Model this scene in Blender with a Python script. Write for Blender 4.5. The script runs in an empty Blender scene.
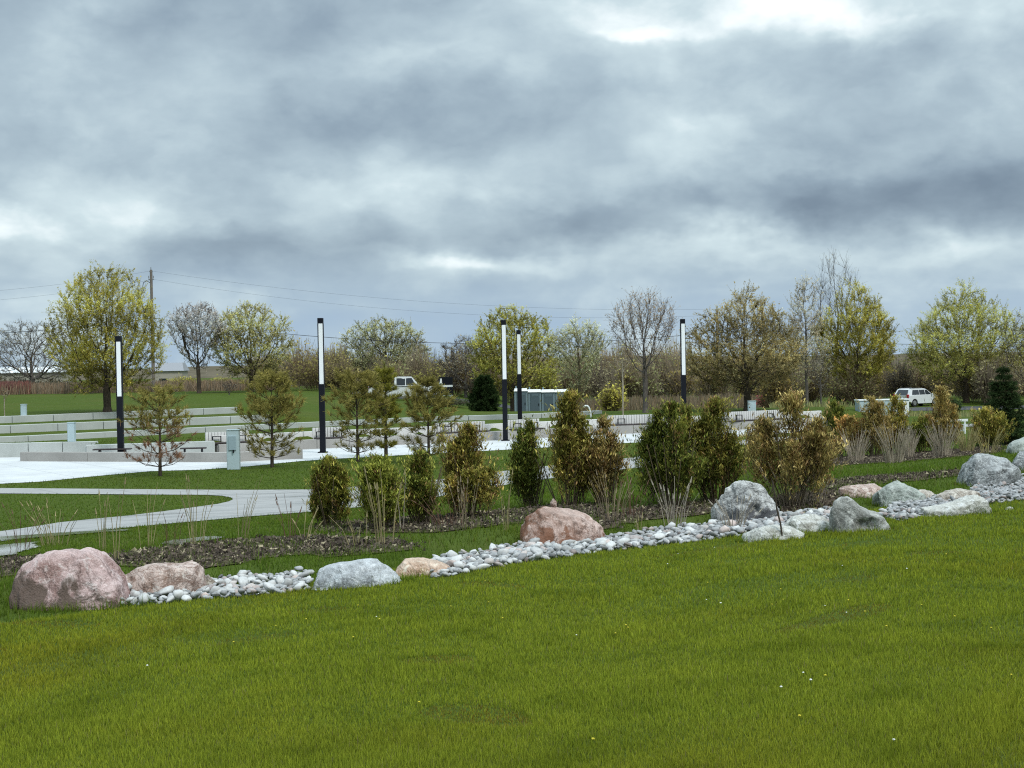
import bpy, bmesh, math, random
import numpy as np
from mathutils import Vector, Matrix, noise, kdtree

SC = bpy.context.scene
COL = SC.collection
F = 1479.0
CAM = np.array([0.0, 0.0, 4.0])
PITCH = math.atan(24.0 / F)
ROLL = math.radians(1.0)
f_ = np.array([0, math.cos(PITCH), -math.sin(PITCH)])
r0 = np.array([1.0, 0, 0]); u0 = np.array([0, math.sin(PITCH), math.cos(PITCH)])
R_ = r0 * math.cos(ROLL) - u0 * math.sin(ROLL)
U_ = u0 * math.cos(ROLL) + r0 * math.sin(ROLL)

# ------------------------------------------------------------------ geometry of the place
def sstep(a, b, v):
    t = np.clip((np.asarray(v, float) - a) / (b - a), 0, 1)
    return t * t * (3 - 2 * t)

NX, NY, ND = -0.65, 0.76, 15.3
def srow(x, y):
    return NX * x + NY * y - ND

# fronts of the terrace walls / seat wall in plan: (x, y)
TIERS = [
    # name, x list, y list, step height, right fade x, thickness
    ([-60, -18.8, -18.7, -13.3, -13.0, -9, -0.6, 5.2, 12.2, 15.2, 24], [64.0, 66.9, 64.5, 66.2, 66.6, 69.2, 73.9, 77.7, 80.0, 81.9, 88], 0.60, 20.0, .55),
    ([-60, -23.4, -13.2, -11.0, -4.2, 0.0, 3.0, 5.6], [56, 68.0, 77.0, 78.6, 84.0, 84.8, 87.0, 89.0], 0.25, 3.0, .45),
    ([-60, -24.9, -13.3], [58.5, 72.1, 81.0], 0.37, -13.4, .45),
    ([-60, -26.1, -15.8], [61, 75.5, 85.0], 0.33, -15.9, .45),
]
def Z(x, y):
    x = np.asarray(x, float); y = np.asarray(y, float)
    s = srow(x, y)
    near = np.where(s < 0, 1.35 - 0.069 * s, 1.35)
    z = np.where(s < 0, near, 1.35 * (1 - sstep(0.0, 25, s)))
    z = z - 0.07 * np.exp(-((s - 0.55) / 0.7) ** 2)
    z = z + 0.025 * np.sin(x * 0.9 + 0.3 * y) * np.sin(y * 0.55 - 0.4 * x + 1) * np.clip((30 - s) / 20, 0, 1)
    for xs, ys, dz, xe, th in TIERS:
        yy = np.interp(x, xs, ys)
        w = 1 - sstep(xe + 0.1, xe + 4.0, x)
        z = z + dz * sstep(th, th + 0.12, y - yy) * w
    z = z + 0.2 * sstep(1, 4, y - np.interp(x, TIERS[0][0], TIERS[0][1])) * sstep(3, 8, x) * (1 - sstep(20, 30, x))
    back = 0.9 + 0.35 * sstep(-5, 3, x) - 0.25 * sstep(3, 30, x)
    z = z - back * sstep(89, 112, y) * sstep(-9, 2, x)
    z = z - 2.6 * sstep(158, 250, y)
    return z
def zt(x, y):
    return float(Z(x, y))

def ray(px, py):
    v = f_ + R_ * ((px - 512) / F) + U_ * ((384 - py) / F)
    return v
def at(px, py, off=0.0):
    """ground point seen at a place in the photograph"""
    v = ray(px, py)
    t = np.concatenate([np.arange(3, 60, 0.05), np.arange(60, 420, 0.1)])
    P = CAM[None, :] + v[None, :] * t[:, None]
    h = P[:, 2] - Z(P[:, 0], P[:, 1]) - off
    i = np.argmax(h < 0)
    if h[i] >= 0:
        i = len(t) - 1
    return P[i, 0], P[i, 1], P[i, 2]
def atd(px, py, d):
    v = ray(px, py) * d
    p = CAM + v
    return p[0], p[1], p[2]
def atz(px, py, z):
    v = ray(px, py); t = (z - CAM[2]) / v[2]
    p = CAM + v * t
    return p[0], p[1], p[2]
def zat(px, py, d): return float(CAM[2] + d * ray(px, py)[2])
def gx(px, d):
    """ground point straight under a pixel column at distance d"""
    x, y, _ = atd(px, 384, d)
    return x, y, zt(x, y)

# ------------------------------------------------------------------ object helpers
def link(o, parent=None):
    COL.objects.link(o)
    if parent is not None:
        o.parent = parent
    return o
def thing(name, label, cat, loc=(0, 0, 0), rotz=0.0, group=None):
    o = bpy.data.objects.new(name, None)
    o.empty_display_size = 0.2
    o.location = loc; o.rotation_euler = (0, 0, rotz)
    o['label'] = label; o['category'] = cat
    if group: o['group'] = group
    return link(o)
def tag(o, label, cat, group=None):
    o['label'] = label; o['category'] = cat
    if group: o['group'] = group
    return o
def struct(o):
    o['kind'] = 'structure'
    return o
def npmesh(name, V, Fc, mat, parent=None, colors=None, smooth=False, loc=None):
    """V (n,3); Fc (m,k) uniform faces; colors (n,3)"""
    V = np.ascontiguousarray(V, dtype=np.float32); Fc = np.ascontiguousarray(Fc, dtype=np.int32)
    me = bpy.data.meshes.new(name)
    k = Fc.shape[1]; m = Fc.shape[0]
    me.vertices.add(len(V)); me.vertices.foreach_set('co', V.ravel())
    me.loops.add(m * k); me.loops.foreach_set('vertex_index', Fc.ravel())
    me.polygons.add(m); me.polygons.foreach_set('loop_start', np.arange(0, m * k, k, dtype=np.int32))
    me.polygons.foreach_set('loop_total', np.full(m, k, dtype=np.int32))
    if smooth:
        me.polygons.foreach_set('use_smooth', np.ones(m, dtype=bool))
    me.update(calc_edges=True)
    if colors is not None:
        a = me.attributes.new('Col', 'FLOAT_COLOR', 'POINT')
        c = np.ones((len(V), 4), dtype=np.float32); c[:, :3] = colors
        a.data.foreach_set('color', c.ravel())
    if mat: me.materials.append(mat)
    o = bpy.data.objects.new(name, me)
    if loc is not None: o.location = loc
    return link(o, parent)

class MB:
    def __init__(self): self.bm = bmesh.new()
    def box(self, c, s, rz=0.0, bevel=0.0, taper=None):
        m = Matrix.Translation(c) @ Matrix.Rotation(rz, 4, 'Z') @ Matrix.Diagonal((s[0], s[1], s[2], 1))
        g = bmesh.ops.create_cube(self.bm, size=1.0, matrix=m)
        vs = g['verts']
        if taper:
            top = [v for v in vs if v.co.z > c[2]]
            cc = Vector((c[0], c[1], 0))
            for v in top:
                v.co.x = cc.x + (v.co.x - cc.x) * taper; v.co.y = cc.y + (v.co.y - cc.y) * taper
        if bevel:
            es = list({e for v in vs for e in v.link_edges})
            bmesh.ops.bevel(self.bm, geom=es, offset=bevel, segments=2, affect='EDGES', profile=0.5)
        return self
    def tube(self, p0, p1, r0, r1=None, n=12):
        r1 = r0 if r1 is None else r1
        p0 = Vector(p0); p1 = Vector(p1); d = p1 - p0
        q = d.to_track_quat('Z', 'Y').to_matrix().to_4x4()
        m = Matrix.Translation((p0 + p1) / 2) @ q
        bmesh.ops.create_cone(self.bm, cap_ends=True, segments=n, radius1=r0, radius2=r1, depth=d.length, matrix=m)
        return self
    def path(self, pts, r, n=8):
        for a, b in zip(pts[:-1], pts[1:]): self.tube(a, b, r, n=n)
        return self
    def prism(self, prof, y0, y1, inset_top=0.0, zref=None):
        """side profile in xz extruded along y; verts above zref pulled in"""
        A = []; B = []
        for (x, z) in prof:
            k = inset_top if (zref is not None and z > zref) else 0
            A.append(self.bm.verts.new((x, y0 + k, z))); B.append(self.bm.verts.new((x, y1 - k, z)))
        n = len(prof)
        self.bm.faces.new(A); self.bm.faces.new(B[::-1])
        for i in range(n):
            j = (i + 1) % n
            self.bm.faces.new((A[j], A[i], B[i], B[j]))
        return self
    def quad(self, *ps):
        self.bm.faces.new([self.bm.verts.new(p) for p in ps]); return self
    def build(self, name, mat, parent=None, smooth=False, loc=None):
        bmesh.ops.recalc_face_normals(self.bm, faces=self.bm.faces[:])
        me = bpy.data.meshes.new(name); self.bm.to_mesh(me); self.bm.free()
        if smooth:
            for p in me.polygons: p.use_smooth = True
        me.materials.append(mat)
        o = bpy.data.objects.new(name, me)
        if loc is not None: o.location = loc
        return link(o, parent)
def dup(root, loc, rotz=None, label=None, group=None, scale=None):
    r = root.copy(); COL.objects.link(r); r.location = loc
    if rotz is not None: r.rotation_euler = (0, 0, rotz)
    if label: r['label'] = label
    if group: r['group'] = group
    if scale: r.scale = (scale,) * 3 if isinstance(scale, (int, float)) else scale
    for ch in list(root.children):
        c = ch.copy(); COL.objects.link(c); c.parent = r
        for g in ch.children:
            d = g.copy(); COL.objects.link(d); d.parent = c
    return r

# ------------------------------------------------------------------ materials
class NT:
    def __init__(self, name, world=False):
        if world:
            self.w = bpy.data.worlds.new(name); self.w.use_nodes = True; t = self.w.node_tree
        else:
            self.m = bpy.data.materials.new(name); self.m.use_nodes = True; t = self.m.node_tree
        t.nodes.clear(); self.t = t
    def n(self, typ, **kw):
        o = self.t.nodes.new(typ)
        for k, v in kw.items(): setattr(o, k, v)
        return o
    def set(self, sock, v):
        if hasattr(v, 'links') or isinstance(v, bpy.types.NodeSocket): self.t.links.new(v, sock)
        else: sock.default_value = v
    def m_(self, op, a, b=None, c=None, clamp=False):
        o = self.n('ShaderNodeMath', operation=op, use_clamp=clamp)
        self.set(o.inputs[0], a)
        if b is not None: self.set(o.inputs[1], b)
        if c is not None: self.set(o.inputs[2], c)
        return o.outputs[0]
    def v_(self, op, a, b=None):
        o = self.n('ShaderNodeVectorMath', operation=op)
        self.set(o.inputs[0], a)
        if b is not None: self.set(o.inputs[1], b)
        return o.outputs[0]
    def mix(self, fac, a, b, blend='MIX'):
        o = self.n('ShaderNodeMix', data_type='RGBA', blend_type=blend)
        self.set(o.inputs[0], fac)
        for s, v in ((o.inputs[6], a), (o.inputs[7], b)):
            if isinstance(v, (tuple, list)): v = (*v[:3], 1)
            self.set(s, v)
        return o.outputs[2]
    def noise(self, vec, scale, detail=4, rough=0.55, dist=0.0, out=0):
        o = self.n('ShaderNodeTexNoise')
        if vec is not None: self.set(o.inputs['Vector'], vec)
        o.inputs['Scale'].default_value = scale; o.inputs['Detail'].default_value = detail
        o.inputs['Roughness'].default_value = rough; o.inputs['Distortion'].default_value = dist
        return o.outputs[out]
    def ramp(self, fac, stops):
        o = self.n('ShaderNodeValToRGB'); cr = o.color_ramp
        while len(cr.elements) < len(stops): cr.elements.new(0.5)
        for e, (p, c) in zip(cr.elements, stops):
            e.position = p; e.color = (*c[:3], 1) if isinstance(c, (tuple, list)) else (c, c, c, 1)
        self.set(o.inputs[0], fac)
        return o.outputs[0]
    def mr(self, v, a, b, c=0.0, d=1.0, smooth=False):
        o = self.n('ShaderNodeMapRange', interpolation_type='SMOOTHSTEP' if smooth else 'LINEAR')
        self.set(o.inputs[0], v); o.inputs[1].default_value = a; o.inputs[2].default_value = b
        o.inputs[3].default_value = c; o.inputs[4].default_value = d
        return o.outputs[0]
    def bump(self, h, strength=0.5, dist=0.02):
        o = self.n('ShaderNodeBump'); o.inputs['Strength'].default_value = strength
        o.inputs['Distance'].default_value = dist; self.set(o.inputs['Height'], h)
        return o.outputs[0]
    def done(self, col, rough=0.8, spec=0.3, normal=None, metal=0.0, emis=None):
        b = self.n('ShaderNodeBsdfPrincipled'); o = self.n('ShaderNodeOutputMaterial')
        if isinstance(col, (tuple, list)): col = (*col[:3], 1)
        self.set(b.inputs['Base Color'], col); self.set(b.inputs['Roughness'], rough)
        b.inputs['Specular IOR Level'].default_value = spec; b.inputs['Metallic'].default_value = metal
        if normal is not None: self.set(b.inputs['Normal'], normal)
        self.t.links.new(b.outputs[0], o.inputs[0])
        return self.m
    def pos(self): return self.n('ShaderNodeNewGeometry').outputs['Position']
    def obj(self): return self.n('ShaderNodeTexCoord').outputs['Object']

def plain(name, col, rough=0.5, spec=0.4, metal=0.0, var=0.15, scale=6.0):
    t = NT(name); p = t.obj()
    nz = t.noise(p, scale, 4)
    c = t.mix(nz, tuple(c * (1 - var) for c in col), tuple(min(1, c * (1 + var)) for c in col))
    return t.done(c, rough, spec, None, metal)

def leafmat(name, trans=0.3, gain=1.0, big=0.0):
    t = NT(name)
    a = t.n('ShaderNodeAttribute', attribute_name='Col').outputs['Color']
    p = t.pos()
    nz = t.noise(p, 1.3, 3)
    c = t.mix(1.0, a, t.ramp(nz, [(0.3, 0.65 * gain), (0.7, 1.15 * gain)]), 'MULTIPLY')
    d = t.n('ShaderNodeBsdfDiffuse'); tr = t.n('ShaderNodeBsdfTranslucent'); mx = t.n('ShaderNodeMixShader')
    o = t.n('ShaderNodeOutputMaterial')
    t.set(d.inputs[0], c); t.set(tr.inputs[0], c); mx.inputs[0].default_value = trans
    t.t.links.new(d.outputs[0], mx.inputs[1]); t.t.links.new(tr.outputs[0], mx.inputs[2]); t.t.links.new(mx.outputs[0], o.inputs[0])
    return t.m
M = {}
M['leaf'] = leafmat('budding_leaves', 0.45, 1.1)
M['needle'] = leafmat('evergreen_foliage', 0.2)
M['straw'] = leafmat('dry_stems', 0.2)

def bark(name, a, b):
    t = NT(name); p = t.obj()
    w = t.noise(t.v_('MULTIPLY', p, (6, 6, 1.2)), 3.0, 5, 0.65)
    return t.done(t.ramp(w, [(0.3, a), (0.7, b)]), 0.9, 0.1, t.bump(w, 0.6, 0.03))
M['bark'] = bark('bark_brown', (0.035, 0.028, 0.022), (0.10, 0.08, 0.06))
M['bark_grey'] = bark('bark_grey', (0.07, 0.06, 0.055), (0.16, 0.14, 0.125))
M['bark_pale'] = bark('bark_pale', (0.28, 0.24, 0.18), (0.45, 0.40, 0.32))
M['bark_tan'] = bark('bark_tan', (0.11, 0.085, 0.055), (0.21, 0.165, 0.11))

# --- grass blades
def grassmat():
    t = NT('grass_blades')
    a = t.n('ShaderNodeAttribute', attribute_name='Col').outputs['Color']
    p = t.pos()
    big = t.noise(p, 0.22, 4, 0.6); mid = t.noise(p, 1.6, 4, 0.6)
    c = t.mix(1.0, a, t.ramp(mid, [(0.3, (0.68, 0.72, 0.65)), (0.5, (1, 1, 1)), (0.72, (1.12, 1.08, 1.0))]), 'MULTIPLY')
    c = t.mix(t.mr(big, 0.50, 0.68, 0, 0.55), c, t.mix(1.0, c, (1.0, 0.80, 0.72), 'MULTIPLY'))
    d = t.n('ShaderNodeBsdfDiffuse'); tr = t.n('ShaderNodeBsdfTranslucent'); mx = t.n('ShaderNodeMixShader'); o = t.n('ShaderNodeOutputMaterial')
    t.set(d.inputs[0], c); t.set(tr.inputs[0], c); mx.inputs[0].default_value = 0.35
    t.t.links.new(d.outputs[0], mx.inputs[1]); t.t.links.new(tr.outputs[0], mx.inputs[2]); t.t.links.new(mx.outputs[0], o.inputs[0])
    return t.m
M['blade'] = grassmat()

def groundmat():
    t = NT('lawn_ground'); p = t.pos()
    fine = t.noise(p, 14, 5, 0.7); mid = t.noise(p, 1.3, 5, 0.6); big = t.noise(p, 0.12, 4, 0.55)
    streak = t.noise(t.v_('MULTIPLY', p, (1, 0.25, 1)), 3.0, 4, 0.6)
    c = t.ramp(fine, [(0.25, (0.034, 0.050, 0.008)), (0.55, (0.070, 0.100, 0.016)), (0.8, (0.115, 0.150, 0.034))])
    c = t.mix(t.mr(mid, 0.35, 0.7, 0, 0.6), c, (0.046, 0.074, 0.012))
    c = t.mix(t.mr(streak, 0.5, 0.75, 0, 0.5), c, (0.085, 0.125, 0.02))
    c = t.mix(t.mr(big, 0.5, 0.7, 0, 0.35), c, (0.11, 0.10, 0.03))
    return t.done(c, 0.95, 0.05, t.bump(fine, 0.7, 0.05))
M['ground'] = groundmat()

def concrete(name, lo, hi, wet=False, bumpd=0.01, stain=0.7, joint=0):
    t = NT(name); p = t.pos()
    a = t.noise(p, 0.6, 6, 0.6); b = t.noise(p, 9, 5, 0.65)
    st = t.noise(t.v_('MULTIPLY', p, (2.5, 2.5, 0.4)), 1.6, 4, 0.6)
    c = t.ramp(a, [(0.3, lo), (0.7, hi)])
    c = t.mix(t.mr(b, 0.35, 0.7, 0, 0.35), c, lo)
    c = t.mix(t.mr(st, 0.55, 0.8, 0, 0.35 * stain), c, tuple(v * 0.6 for v in lo))
    if joint:
        sp = t.n('ShaderNodeSeparateXYZ'); t.set(sp.inputs[0], p)
        for ax_, sc_ in ((0, joint), (1, joint)):
            fr = t.m_('ABSOLUTE', t.m_('SUBTRACT', t.m_('FRACT', t.m_('DIVIDE', t.m_('ADD', t.m_('MULTIPLY', sp.outputs[ax_], 0.83), t.m_('MULTIPLY', sp.outputs[1 - ax_], -0.56 if ax_ else 0.56)), sc_)), 0.5))
            c = t.mix(t.mr(fr, 0.0, 0.02 / sc_ * 1.6, 0.75, 0), c, tuple(v * 0.45 for v in lo))
    rough = 0.85
    if wet:
        w = t.mr(t.noise(t.v_('MULTIPLY', p, (0.18, 0.9, 1)), 0.8, 3, 0.5), 0.54, 0.66, 0, 0.8)
        c = t.mix(w, c, tuple(v * 0.72 for v in lo)); rough = t.mr(w, 0, 1, 0.8, 0.12)
    return t.done(c, rough, 0.35, t.bump(b, 0.3, bumpd))
M['plaza'] = concrete('plaza_concrete', (0.48, 0.488, 0.49), (0.62, 0.63, 0.632), stain=0.6, joint=2.6)
M['path'] = concrete('path_concrete', (0.29, 0.285, 0.275), (0.36, 0.355, 0.345), wet=True, joint=1.9)
M['wall'] = concrete('wall_concrete', (0.38, 0.40, 0.38), (0.50, 0.52, 0.50))
M['wall_grey'] = concrete('ramp_concrete', (0.29, 0.275, 0.255), (0.40, 0.385, 0.36))
M['rib'] = concrete('ribbed_concrete', (0.56, 0.55, 0.53), (0.70, 0.69, 0.67))
M['road'] = concrete('road_asphalt', (0.045, 0.045, 0.048), (0.07, 0.07, 0.072))
def mulch():
    t = NT('mulch'); p = t.pos()
    f = t.noise(t.v_('MULTIPLY', p, (1, 2, 1)), 16, 6, 0.75); b = t.noise(p, 1.2, 4)
    c = t.ramp(f, [(0.3, (0.040, 0.029, 0.020)), (0.52, (0.115, 0.083, 0.058)), (0.72, (0.27, 0.215, 0.16))])
    g = t.noise(p, 0.9, 5, 0.65)
    c = t.mix(t.mr(g, 0.52, 0.62, 0, 0.75), c, t.mix(f, (0.05, 0.07, 0.012), (0.13, 0.15, 0.03)))
    c = t.mix(t.mr(b, 0.5, 0.75, 0, 0.5), c, (0.06, 0.05, 0.042))
    return t.done(c, 0.95, 0.1, t.bump(f, 0.9, 0.06))
M['mulch'] = mulch()
def puddle():
    t = NT('standing_water'); p = t.pos()
    f = t.noise(p, 3, 4)
    return t.done(t.ramp(f, [(0.35, (0.07, 0.06, 0.05)), (0.7, (0.20, 0.20, 0.19))]), 0.06, 0.6, t.bump(t.noise(p, 9, 3), 0.1, 0.01))
M['water'] = puddle()

M['black'] = plain('black_powder_coat', (0.007, 0.008, 0.013), 0.55, 0.18)
M['white_lens'] = plain('white_diffuser', (0.86, 0.88, 0.89), 0.3, 0.4, 0, 0.03)
M['boxpaint'] = plain('pale_blue_grey_paint', (0.42, 0.52, 0.55), 0.5, 0.4, 0, 0.06)
M['boxdark'] = plain('shaded_blue_grey_paint', (0.30, 0.39, 0.43), 0.5, 0.4, 0, 0.06)  # darker box paint for doors; also paints shade on the box sides
M['whitepaint'] = plain('white_paint', (0.80, 0.82, 0.82), 0.4, 0.4, 0, 0.05)
M['carwhite'] = plain('white_car_paint', (0.66, 0.68, 0.69), 0.25, 0.6, 0, 0.05)
M['glass'] = plain('dark_glass', (0.02, 0.025, 0.03), 0.08, 0.6)
M['rubber'] = plain('rubber', (0.018, 0.018, 0.018), 0.8, 0.2)
M['rim'] = plain('alloy_rim', (0.35, 0.35, 0.36), 0.35, 0.5, 0.6)
M['redlamp'] = plain('red_lamp', (0.45, 0.02, 0.03), 0.3, 0.5)
M['chrome'] = plain('bumper', (0.25, 0.25, 0.26), 0.3, 0.5, 0.5)
M['plasticblue'] = plain('grey_blue_plastic', (0.17, 0.23, 0.26), 0.5, 0.4)
M['plasticdark'] = plain('dark_blue_plastic', (0.075, 0.105, 0.125), 0.5, 0.4)
M['polewood'] = bark('weathered_pole', (0.13, 0.11, 0.095), (0.24, 0.21, 0.185))
M['roofgrey'] = plain('grey_roof', (0.28, 0.29, 0.31), 0.8, 0.2)
M['siding'] = plain('beige_siding', (0.36, 0.33, 0.28), 0.8, 0.2)
M['wire'] = plain('cable', (0.02, 0.02, 0.025), 0.6, 0.2)
M['grey_metal'] = plain('grey_metal', (0.22, 0.23, 0.24), 0.45, 0.5, 0.4)
M['seatwood'] = plain('dark_seat', (0.045, 0.035, 0.034), 0.6, 0.3)
M['yellow'] = plain('dandelion_yellow', (0.55, 0.47, 0.05), 0.8, 0.1)
M['seedwhite'] = plain('seed_head', (0.75, 0.76, 0.72), 0.9, 0.1)
M['stem'] = plain('flower_stem', (0.08, 0.13, 0.02), 0.8, 0.1)

def rockmat(name, cols, vein=None, dark=None, darkdir=None, crack=0.5, scale=1.0):
    """cols: three colours low to high; vein: colour of pale veining; dark: colour of a darker flank towards darkdir"""
    t = NT(name); p = t.obj()
    big = t.noise(p, 2.2 * scale, 6, 0.62, 0.8); fine = t.noise(p, 22 * scale, 6, 0.7); gr = t.noise(p, 60, 3, 0.6)
    c = t.ramp(big, [(0.28, tuple(v * .7 for v in cols[0])), (0.42, cols[0]), (0.52, cols[1]), (0.66, cols[2])])
    cr = t.m_('ABSOLUTE', t.m_('SUBTRACT', t.noise(p, 1.6 * scale, 5, 0.6, 0.9), 0.5))
    c = t.mix(t.mr(cr, 0.0, 0.028, 0.75, 0), c, tuple(v * .3 for v in cols[0]))
    c = t.mix(t.mr(fine, 0.42, 0.70, 0, 0.55), c, tuple(v * 0.62 for v in cols[0]))
    c = t.mix(t.mr(gr, 0.45, 0.30, 0, 0.55), c, tuple(v * .45 for v in cols[0]))
    c = t.mix(t.mr(gr, 0.55, 0.70, 0, 0.55), c, tuple(min(0.9, v * 1.35) for v in cols[2]))
    mt = t.noise(p, 9.0 * scale, 6, 0.68, 0.6)
    c = t.mix(t.mr(mt, 0.54, 0.66, 0, 0.65), c, tuple(min(.8, v * 1.35 + .04) for v in cols[2]))
    c = t.mix(t.mr(mt, 0.46, 0.36, 0, 0.60), c, tuple(v * .52 for v in cols[0]))
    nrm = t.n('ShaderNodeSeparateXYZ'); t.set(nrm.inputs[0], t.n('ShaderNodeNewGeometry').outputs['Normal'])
    c = t.mix(t.mr(nrm.outputs[2], 0.35, 0.95, 0, 0.35), c, tuple(min(.8, v * 1.15 + .06) for v in cols[2]))  # painted highlight: upward faces lightened in the colour
    if vein:
        vn = t.noise(t.v_('MULTIPLY', p, (1, 1, 1.8)), 3.2 * scale, 6, 0.6, 1.6)
        k = t.m_('ABSOLUTE', t.m_('SUBTRACT', vn, 0.5))
        c = t.mix(t.mr(k, 0.0, 0.035, 0.85, 0), c, vein)
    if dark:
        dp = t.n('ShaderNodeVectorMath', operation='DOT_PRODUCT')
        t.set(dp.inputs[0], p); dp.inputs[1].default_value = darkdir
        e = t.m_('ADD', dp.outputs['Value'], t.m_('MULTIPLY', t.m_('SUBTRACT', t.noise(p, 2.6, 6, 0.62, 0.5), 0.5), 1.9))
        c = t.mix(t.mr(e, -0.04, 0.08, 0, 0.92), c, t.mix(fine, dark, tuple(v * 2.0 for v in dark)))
    h = t.m_('ADD', t.m_('MULTIPLY', big, 1.3), t.m_('MULTIPLY', fine, 0.5))
    return t.done(c, 0.9, 0.15, t.bump(h, 0.85, 0.07))
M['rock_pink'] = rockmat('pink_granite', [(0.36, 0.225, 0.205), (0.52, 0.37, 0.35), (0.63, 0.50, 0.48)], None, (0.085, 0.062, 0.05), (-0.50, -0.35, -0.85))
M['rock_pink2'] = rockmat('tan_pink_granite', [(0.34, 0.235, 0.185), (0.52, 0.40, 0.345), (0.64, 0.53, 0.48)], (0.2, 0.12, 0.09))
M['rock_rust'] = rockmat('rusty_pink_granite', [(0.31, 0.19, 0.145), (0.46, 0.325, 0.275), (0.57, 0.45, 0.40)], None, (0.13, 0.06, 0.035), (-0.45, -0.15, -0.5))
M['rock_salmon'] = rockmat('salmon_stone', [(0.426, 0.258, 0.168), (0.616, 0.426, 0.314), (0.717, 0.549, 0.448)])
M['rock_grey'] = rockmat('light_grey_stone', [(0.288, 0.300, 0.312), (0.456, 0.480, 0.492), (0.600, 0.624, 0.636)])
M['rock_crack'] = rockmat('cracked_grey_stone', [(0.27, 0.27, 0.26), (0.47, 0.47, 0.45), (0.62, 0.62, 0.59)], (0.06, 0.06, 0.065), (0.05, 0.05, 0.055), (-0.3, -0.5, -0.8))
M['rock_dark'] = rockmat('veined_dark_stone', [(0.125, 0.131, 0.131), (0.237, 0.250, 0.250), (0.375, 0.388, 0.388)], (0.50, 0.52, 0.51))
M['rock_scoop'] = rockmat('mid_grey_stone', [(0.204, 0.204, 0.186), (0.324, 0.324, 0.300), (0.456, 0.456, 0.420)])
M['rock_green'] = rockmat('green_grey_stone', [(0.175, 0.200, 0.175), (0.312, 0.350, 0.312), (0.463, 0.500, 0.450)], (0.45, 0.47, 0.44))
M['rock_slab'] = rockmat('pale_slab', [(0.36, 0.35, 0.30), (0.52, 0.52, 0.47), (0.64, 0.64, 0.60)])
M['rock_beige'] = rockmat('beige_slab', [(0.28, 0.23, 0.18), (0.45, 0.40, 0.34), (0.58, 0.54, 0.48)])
def stonemat(name):
    t = NT(name); p = t.obj()
    a = t.n('ShaderNodeAttribute', attribute_name='Col').outputs['Color']
    oi = t.n('ShaderNodeObjectInfo').outputs['Random']
    nz = t.noise(t.pos(), 25, 5, 0.65)
    c = t.mix(1.0, a, t.ramp(nz, [(0.3, 0.75), (0.7, 1.12)]), 'MULTIPLY')
    c = t.mix(1.0, c, t.ramp(oi, [(0.0, (0.62, 0.62, 0.62)), (0.3, (0.92, 0.92, 0.92)), (0.6, (1.12, 1.12, 1.12)), (0.82, (0.85, 0.84, 0.83)), (0.90, (1.0, 0.82, 0.76)), (1.0, (0.45, 0.45, 0.47))]), 'MULTIPLY')
    return t.done(c, 0.8, 0.25, t.bump(nz, 0.3, 0.01))
M['stone'] = stonemat('river_stone')

# ------------------------------------------------------------------ camera, world, sun
cam = bpy.data.cameras.new('camera'); co = bpy.data.objects.new('camera', cam); link(co)
cam.sensor_width = 36.0; cam.lens = F * 36.0 / 1024.0; cam.clip_end = 6000; cam.clip_start = 0.1
co.matrix_world = Matrix(((R_[0], U_[0], -f_[0], CAM[0]), (R_[1], U_[1], -f_[1], CAM[1]), (R_[2], U_[2], -f_[2], CAM[2]), (0, 0, 0, 1)))
SC.camera = co
SC.view_settings.view_transform = 'Standard'; SC.view_settings.look = 'None'; SC.view_settings.exposure = 0
SC.render.resolution_x = 1024; SC.render.resolution_y = 768
try:
    SC.cycles.use_denoising = False; SC.cycles.filter_width = 1.15
    SC.cycles.max_bounces = 6; SC.cycles.diffuse_bounces = 3; SC.cycles.transparent_max_bounces = 4
except Exception: pass

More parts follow.
